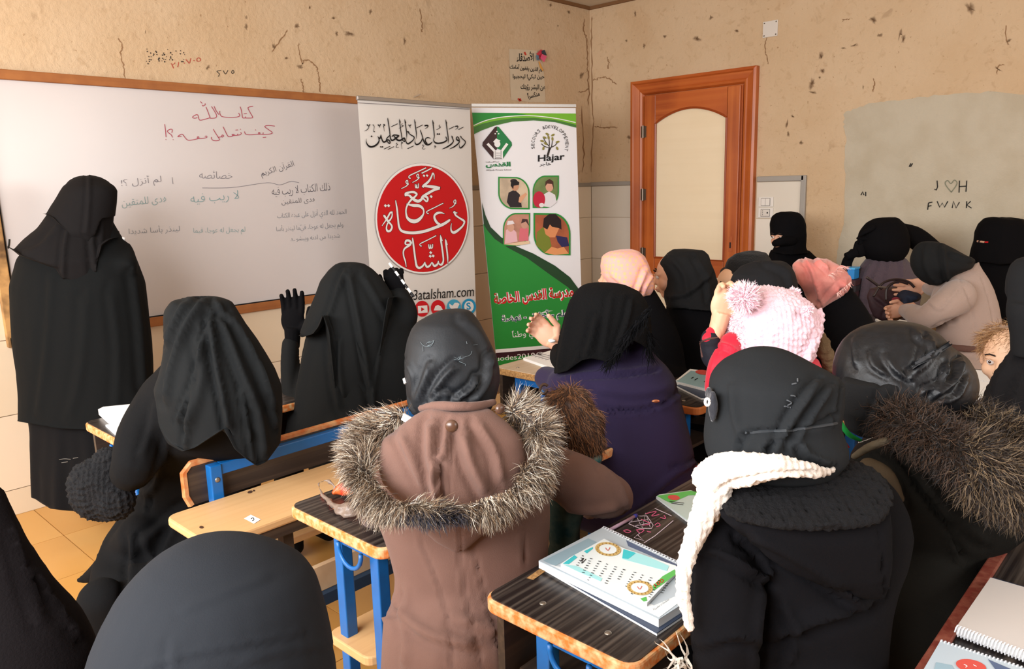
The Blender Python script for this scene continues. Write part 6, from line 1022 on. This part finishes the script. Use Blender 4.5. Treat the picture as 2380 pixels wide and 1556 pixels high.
# ---- woman in black, profile before the door
d = 3.4; t = simple('woman in plain black headscarf in front of the door, cheek showing on her left', d, [(690, 1548, 1680), (730, 1545, 1700), (790, 1550, 1705), (860, 1560, 1710), (930, 1570, 1710)], cloth_far,
           [(577, 1590, 1616), (581, 1566, 1634), (594, 1545, 1648), (612, 1533, 1656), (630, 1538, 1665), (650, 1545, 1669), (675, 1543, 1670), (695, 1541, 1676), (715, 1548, 1690)], mat('soft_black_scarf', (9, 9, 10), .88, bump=(200, .4, .003), sheen=0), [([(1560, 600), (1590, 640), (1600, 690)], 6, .010), ([(1620, 600), (1645, 650), (1650, 700)], 6, .010), ([(1560, 690), (1600, 680), (1650, 640)], 6, .014)])
face('face', t, U(1572, 642, d), -RT * .95 + FW * .3, .112, skin)
# ---- small child behind with round dark hat
d = 3.75; t = simple('child with round fuzzy black hat, face turned left, behind the pink hat', d, [(668, 1690, 1790), (700, 1680, 1800), (760, 1680, 1800)], cloth_far, [(583, 1728, 1762), (588, 1708, 1780), (604, 1690, 1793), (628, 1682, 1800), (650, 1690, 1802), (668, 1705, 1795)], mat('fuzzy_hat', (13, 11, 11), .95, bump=(150, .8, .006), sheen=.1))
face('face', t, U(1699, 662, d - .03), -RT * .9 - FW * .3, .088, skin_c, child=True)
hh = soft('hair', [blob(1700, 634, d - .01, 26, 16, 42)], mat('dark_hair', (44, 32, 28), .7), t, .007, 2)
# ---- woman in charcoal scarf behind the pink hat
d = 2.8; t = simple('woman in smooth charcoal cap scarf directly behind the pink hat', d, [(672, 1700, 1860), (720, 1690, 1870), (800, 1680, 1880)], cloth_far, [(603, 1772, 1812), (607, 1746, 1828), (618, 1722, 1840), (636, 1703, 1848), (656, 1695, 1852), (672, 1700, 1853), (690, 1720, 1845)], mat('charcoal_scarf', (15, 15, 18), .85, bump=(300, .3, .002), sheen=0), [([(1780, 610), (1830, 630), (1845, 670)], 7, .007)])
# ---- coral scarf
d = 3.0; co = mat('coral_satin', (214, 112, 104), .5, var=(5, .9, (208, 150, 136)), bump=(40, .6, .006), sheen=.3, spec=.3)
t = simple('woman in coral pink silk headscarf and black coat, behind and right of the pink hat', d, [(655, 1940, 1972), (680, 1920, 1992), (710, 1900, 2012), (745, 1895, 2030), (790, 1885, 2042), (850, 1880, 2050), (950, 1880, 2050)], cloth_far,
           [(599, 1872, 1902), (603, 1856, 1930), (614, 1842, 1952), (630, 1840, 1966), (650, 1846, 1976), (668, 1860, 1974), (685, 1878, 1958), (705, 1888, 1935), (722, 1896, 1912)], co, [([(1872, 604), (1890, 640), (1905, 700)], 5, .018), ([(1900, 604), (1940, 640), (1960, 670)], 5, .014), ([(1850, 630), (1875, 680), (1895, 715)], 5, .014), ([(1965, 650), (1930, 690), (1905, 715)], 5, .014), ([(1925, 612), (1935, 640), (1950, 655)], 4, -.010)], lines=[([(1900, 735), (1940, 705), (1985, 670)], 5, .010)])
rt_ = np.array([U(x, y, d - .17) for x, y in spline([(1925, 640), (1938, 632), (1952, 618), (1962, 620)], 10) for _ in range(2)]); strands('fringe', t, rt_, np.tile(np.array([0, 0, -.3]) + RT, (len(rt_), 1)), .03, .003, lin((226, 180, 168), (196, 130, 120)), .3, .4, seg=2)
rt_ = np.array([U(x, y, d - .15) for x, y in spline([(1978, 655), (1960, 670), (1945, 682)], 10) for _ in range(2)]); strands('fringe', t, rt_, np.tile(np.array([0, 0, -1.]) + RT * .4, (len(rt_), 1)), .02, .003, lin((226, 180, 168), (196, 130, 120)), .3, .4, seg=2)
# ---- woman against the wall by the switches
d = 5.15; t = simple('woman in black headscarf seated against the wall directly below the power socket', d, [(580, 1790, 1880), (600, 1784, 1900), (625, 1782, 1908), (670, 1780, 1912), (720, 1780, 1912)], cloth_far, [(490, 1818, 1846), (493, 1804, 1858), (503, 1794, 1868), (520, 1790, 1874), (548, 1789, 1876), (560, 1800, 1876), (575, 1800, 1874), (590, 1790, 1880)], cloth_far, vox=.016, k=.6)
face('face', t, U(1822, 550, d - .03), -RT * .75 - FW * .5, .105, skin)
soft('face_veil', [limb([(1802, 566, d - .1, 9), (1815, 562, d - .13, 11), (1840, 560, d - .1, 14)])], cloth_far, t, .009, 2)
# ---- mauve shawl
d = 4.45; t = simple('woman in black head veil and mauve pleated shawl resting her cheek on her hand', d, [(592, 2032, 2082), (600, 2015, 2105), (620, 2000, 2122), (645, 1990, 2135), (680, 1984, 2140), (740, 1990, 2130), (800, 1990, 2120)], mat('mauve_crinkle', (74, 60, 68), .85, bump=(50, .8, .008), sheen=.2),
           [(503, 2048, 2076), (506, 2030, 2088), (516, 2014, 2100), (530, 2004, 2108), (546, 1997, 2112), (552, 2002, 2113), (570, 1998, 2114), (588, 2006, 2110), (604, 2022, 2098), (610, 2040, 2080)], cloth_far, lines=[([(2040, 600), (2010, 640), (2000, 700)], 4, .012), ([(2070, 600), (2060, 650), (2040, 720)], 4, .012), ([(2095, 605), (2095, 650), (2080, 700)], 4, .012), ([(2055, 600), (2035, 640), (2020, 700)], 4, .010)], vox=.014)
face('face', t, U(2026, 558, d - .02), -RT * .9 - FW * .2, .10, cloth_far, eyes=False)
soft('veil_brim', [limb([(1997, 549, d - .08, 4), (2010, 540, d - .1, 6), (2030, 530, d - .1, 8)])], cloth_far, t, .008, 2)
soft('back_veil', [limb([(2085, 535, d + .02, 20), (2125, 552, d + .05, 26), (2165, 580, d + .08, 24), (2190, 600, d + .1, 20)])], cloth_far, t, .012, 3)
soft('sleeve', [limb([(1965, 655, d, 15), (1968, 612, d, 13), (1982, 588, d - .02, 11)])], cloth_far, t, .01, 2)
hand('gloved_hand', t, cloth_far, U(1984, 590, d - .04), np.array([0, 0, .4]) + RT, np.array([0, 0, 1.]), .95, (.5, .5, .6, .6))
bt = thing('blue_box', U(1982, 632, d - .05), 'small bright blue box on the desk beside the resting elbow', 'box')
c = U(1983, 634, d - .05); MB().box(c[0] - .04, c[0] + .04, c[1] - .02, c[1] + .02, c[2] - .035, c[2] + .02).build('box_body', mat('cyan_plastic', (40, 130, 200), .4), bt, bevel=.004); MB().box(c[0] - .044, c[0] + .044, c[1] - .023, c[1] + .023, c[2] + .02, c[2] + .032).build('lid', mat('cyan_plastic_light', (80, 170, 226), .4), bt, bevel=.003)
bs = thing('book_pile', (c[0], c[1], .75), 'small pile of dark books under the blue box by the far wall', 'books')
for k in range(6): MB().box(c[0] - .06, c[0] + .06, c[1] - .04 + .004 * (k % 2), c[1] + .05, .7505 + (c[2] - .036 - .7505) * k / 6, .7505 + (c[2] - .036 - .7505) * (k + 1) / 6 - .001).build('book', mat('dark_book_%d' % (k % 2), (40 + 20 * (k % 2), 36, 40), .6), bs)
D10 = desk(c[0] - .25, c[0] + .55, c[1] - .12, c[1] + .24, 'school desk at the far right wall holding the blue box', hook=False, screws=False)
# ---- taupe coat and handbag
d = 3.3; ta = mat('taupe_wool', (156, 134, 122), .85, bump=(300, .4, .003), sheen=.25, spec=.15)
rw = [(612, 2225, 2276), (628, 2206, 2284), (648, 2188, 2297), (672, 2172, 2308), (705, 2160, 2318), (745, 2168, 2325), (780, 2182, 2326), (806, 2196, 2322), (830, 2196, 2305), (865, 2190, 2298), (920, 2185, 2300)]
t = person(ctr(rw, 4, d), 'woman in taupe coat with brown belt and black headscarf reaching into a maroon handbag')
e_ = seat_ext(rw, d)[0]
soft('coat', [loft(rw, d, .62), limb([(2225, 690, d - .08, 42), (2190, 715, d - .12, 36), (2150, 740, d - .08, 30), (2125, 730, d + .0, 25), (2104, 722, d + .1, 17)]), limb([(2190, 665, d + .1, 26), (2165, 672, d + .18, 18), (2150, 666, d + .25, 12)])] + e_, ta, t, .010, 3, lines=[([(2228, 640), (2250, 690), (2262, 740), (2272, 800)], 2.5, -.006), ([(2282, 645), (2300, 700), (2312, 760)], 2.5, -.005), ([(2158, 700), (2185, 720), (2205, 700), (2228, 670)], 3, .006), ([(2160, 770), (2185, 755), (2220, 745)], 5, -.012), ([(2205, 640), (2260, 626), (2276, 610)], 3, .008)], wr=(.003, 9))
soft('belt', [loft([(797, 2194, 2308), (812, 2194, 2300)], d - .01, .72)], mat('brown_suede_belt', (88, 60, 50), .8, bump=(200, .4, .002)), t, .007, 1)
soft('headscarf', [loft([(559, 2152, 2172), (563, 2138, 2190), (575, 2126, 2212), (592, 2120, 2240), (606, 2118, 2262), (622, 2120, 2255), (640, 2128, 2215), (655, 2144, 2196), (664, 2162, 2180)], d - .02, .8)], mat('black_cotton_scarf', (8, 9, 10), .9, bump=(200, .4, .003), sheen=0), t, .008, 3, lines=[([(2190, 575), (2195, 610), (2200, 650)], 5, .012), ([(2215, 590), (2240, 600), (2260, 606)], 5, .012), ([(2150, 580), (2150, 620), (2170, 655)], 6, .008)])
hand('hand', t, skin, U(2152, 663, d + .24), np.array([0, 0, -.1]) - RT, np.array([0, 0, -1.]), .95, (.3, .35, .4, .45)); hand('hand', t, skin, U(2104, 718, d + .12), np.array([0, 0, -.2]) - RT, np.array([0, 0, 1.]), .85, (.5, .6, .6, .7))
hb = thing('handbag', U(2070, 700, d + .3), 'open dark maroon handbag with two handles and navy contents on the far desk', 'bag')
mr_ = mat('maroon_bag_fabric', (58, 38, 44), .6, bump=(80, .6, .004), spec=.3); db = d + .32
soft('bag_body', [loft([(668, 2020, 2095), (690, 2012, 2110), (715, 2020, 2120), (738, 2030, 2105), (748, 2050, 2080)], db, .5)], mr_, hb, .008, 2, lines=[([(2035, 690), (2060, 710), (2090, 735)], 5, .014), ([(2095, 690), (2080, 715), (2060, 735)], 5, .012)], wr=(.006, 20))
for P in ([(2030, 690), (2050, 660), (2080, 650), (2110, 655), (2125, 668)], [(2060, 700), (2062, 670), (2085, 655), (2110, 660)], [(2014, 645), (2035, 660), (2050, 672)]): MB().tube([U(x, y, db - .14) for x, y in spline(P, 5)], .006, 6).build('handle', mat('dark_leather', (44, 30, 30), .4, spec=.5), hb, True)
soft('bag_contents', [blob(2112, 690, db - .1, 26, 16, 30), blob(2100, 702, db - .12, 24, 10, 20)], mat('navy_contents', (26, 34, 52), .7, bump=(60, .6, .006)), hb, .007, 2, wr=(.008, 40)); soft('red_purse', [blob(2082, 698, db - .14, 9, 7, 10)], mat('crimson_purse', (120, 30, 50), .5), hb, .005, 1)
MB().tube([U(2040, 667, db - .15), U(2060, 668, db - .15)], .003, 6).build('zip', steel, hb)
# ---- niqab woman against the wall
d = 4.5; t = simple('woman in full black face veil with narrow eye slit against the grey patch', d, [(590, 2264, 2410), (620, 2262, 2420), (680, 2270, 2430), (760, 2290, 2440), (820, 2300, 2440)], cloth_far, [(504, 2308, 2350), (508, 2290, 2378), (520, 2278, 2395), (540, 2270, 2405), (562, 2268, 2410), (580, 2262, 2410), (610, 2258, 2410)], cloth_far, vox=.014)
sl = t.children[1]
bpy.context.view_layer.update()
hs_ = [o for o in t.children if o.name.startswith('headscarf')][0]
on_surf(hs_, [[(2271, 561), (2280, 562), (2288, 563)]], skin, 'eye_slit', t, .0085, -.0045); on_surf(hs_, [[(2289, 563), (2297, 563)]], redp, 'red_stitch', t, .005, -.002); on_surf(hs_, [[(2276, 561), (2278, 562)]], ink, 'eye', t, .007, .001)
q = U(2355, 820, 4.5); t = thing('bench', (q[0], q[1], 0), 'wooden bench seat under the upright woman in the face veil by the grey patch', 'bench'); slab(q[0] - .45, min(q[0] + .45, XR - .04), q[1] - .16, q[1] + .14, .405, .43).build('seat_plank', beech, t, bevel=.004)
for x_ in (q[0] - .38, min(q[0] + .36, XR - .14)): MB().box(x_, x_ + .03, q[1] - .03, q[1], 0, .404).build('leg', blue, t)
# ---- woman at the right frame edge and toddler
d = 2.2; t = person(U(2370, 850, d), 'woman in black face veil cut by the right frame edge, cheek and brow showing')
soft('robe', [loft([(700, 2352, 2460), (760, 2356, 2470), (810, 2350, 2480), (835, 2332, 2480), (870, 2308, 2480), (910, 2290, 2480), (960, 2284, 2480), (1010, 2292, 2480), (1060, 2330, 2480), (1150, 2360, 2480)], d, .5)] + seat_ext([(1100, 2350, 2480)], d)[0], mat('black_robe_edge', (13, 12, 15), .88, bump=(300, .4, .003), sheen=0), t, .011, 4, lines=[([(2380, 760), (2350, 830), (2310, 900)], 8, .014), ([(2375, 870), (2350, 940), (2340, 1010)], 8, .012)])
soft('veil', [loft([(596, 2385, 2430), (602, 2368, 2450), (618, 2354, 2465), (650, 2345, 2475), (682, 2343, 2480), (690, 2344, 2480)], d, .9), loft([(700, 2345, 2480), (730, 2342, 2480), (780, 2350, 2470), (830, 2352, 2470)], d - .02, .8)], mat('charcoal_veil_edge', (20, 21, 23), .88, bump=(300, .3, .002), sheen=0), t, .007, 2)
face('face', t, U(2418, 692, d + .02), -RT * .8 - FW * .6, .088, skin, eyes=True)
d = 2.32; t = person(U(2330, 860, d), 'toddler with fair skin and light brown hair peering over the black robe at right')
fdir = -FW * .64 - RT * .77 + np.array([0, 0, -.02]); fc = U(2345, 834, d)
f_ = face('head', t, fc, fdir, .098, skin_c, child=True)
hr_ = soft('hair', [blob(2348, 798, d + .012, 60, 44, 74)], mat('toddler_hair', (150, 112, 74), .7, sheen=.3, spec=.3), f_, .006, 2)
pts, nn = surf_points(hr_, 2500); strands('hair_strands', f_, pts, nn * .5 + RNG.normal(0, .3, nn.shape) - RT * .4 + np.array([0, 0, -.5]), .03, .0012, lin((150, 110, 72), (120, 84, 54), (176, 138, 96)), .4, .3, seg=3)
soft('body', [limb([(2350, 900, d + .05, 45), (2360, 980, d + .05, 60)])] + seat_ext([(980, 2310, 2410)], d + .05, leg=False)[0], mat('toddler_top', (90, 80, 96), .8), t, .011, 3)
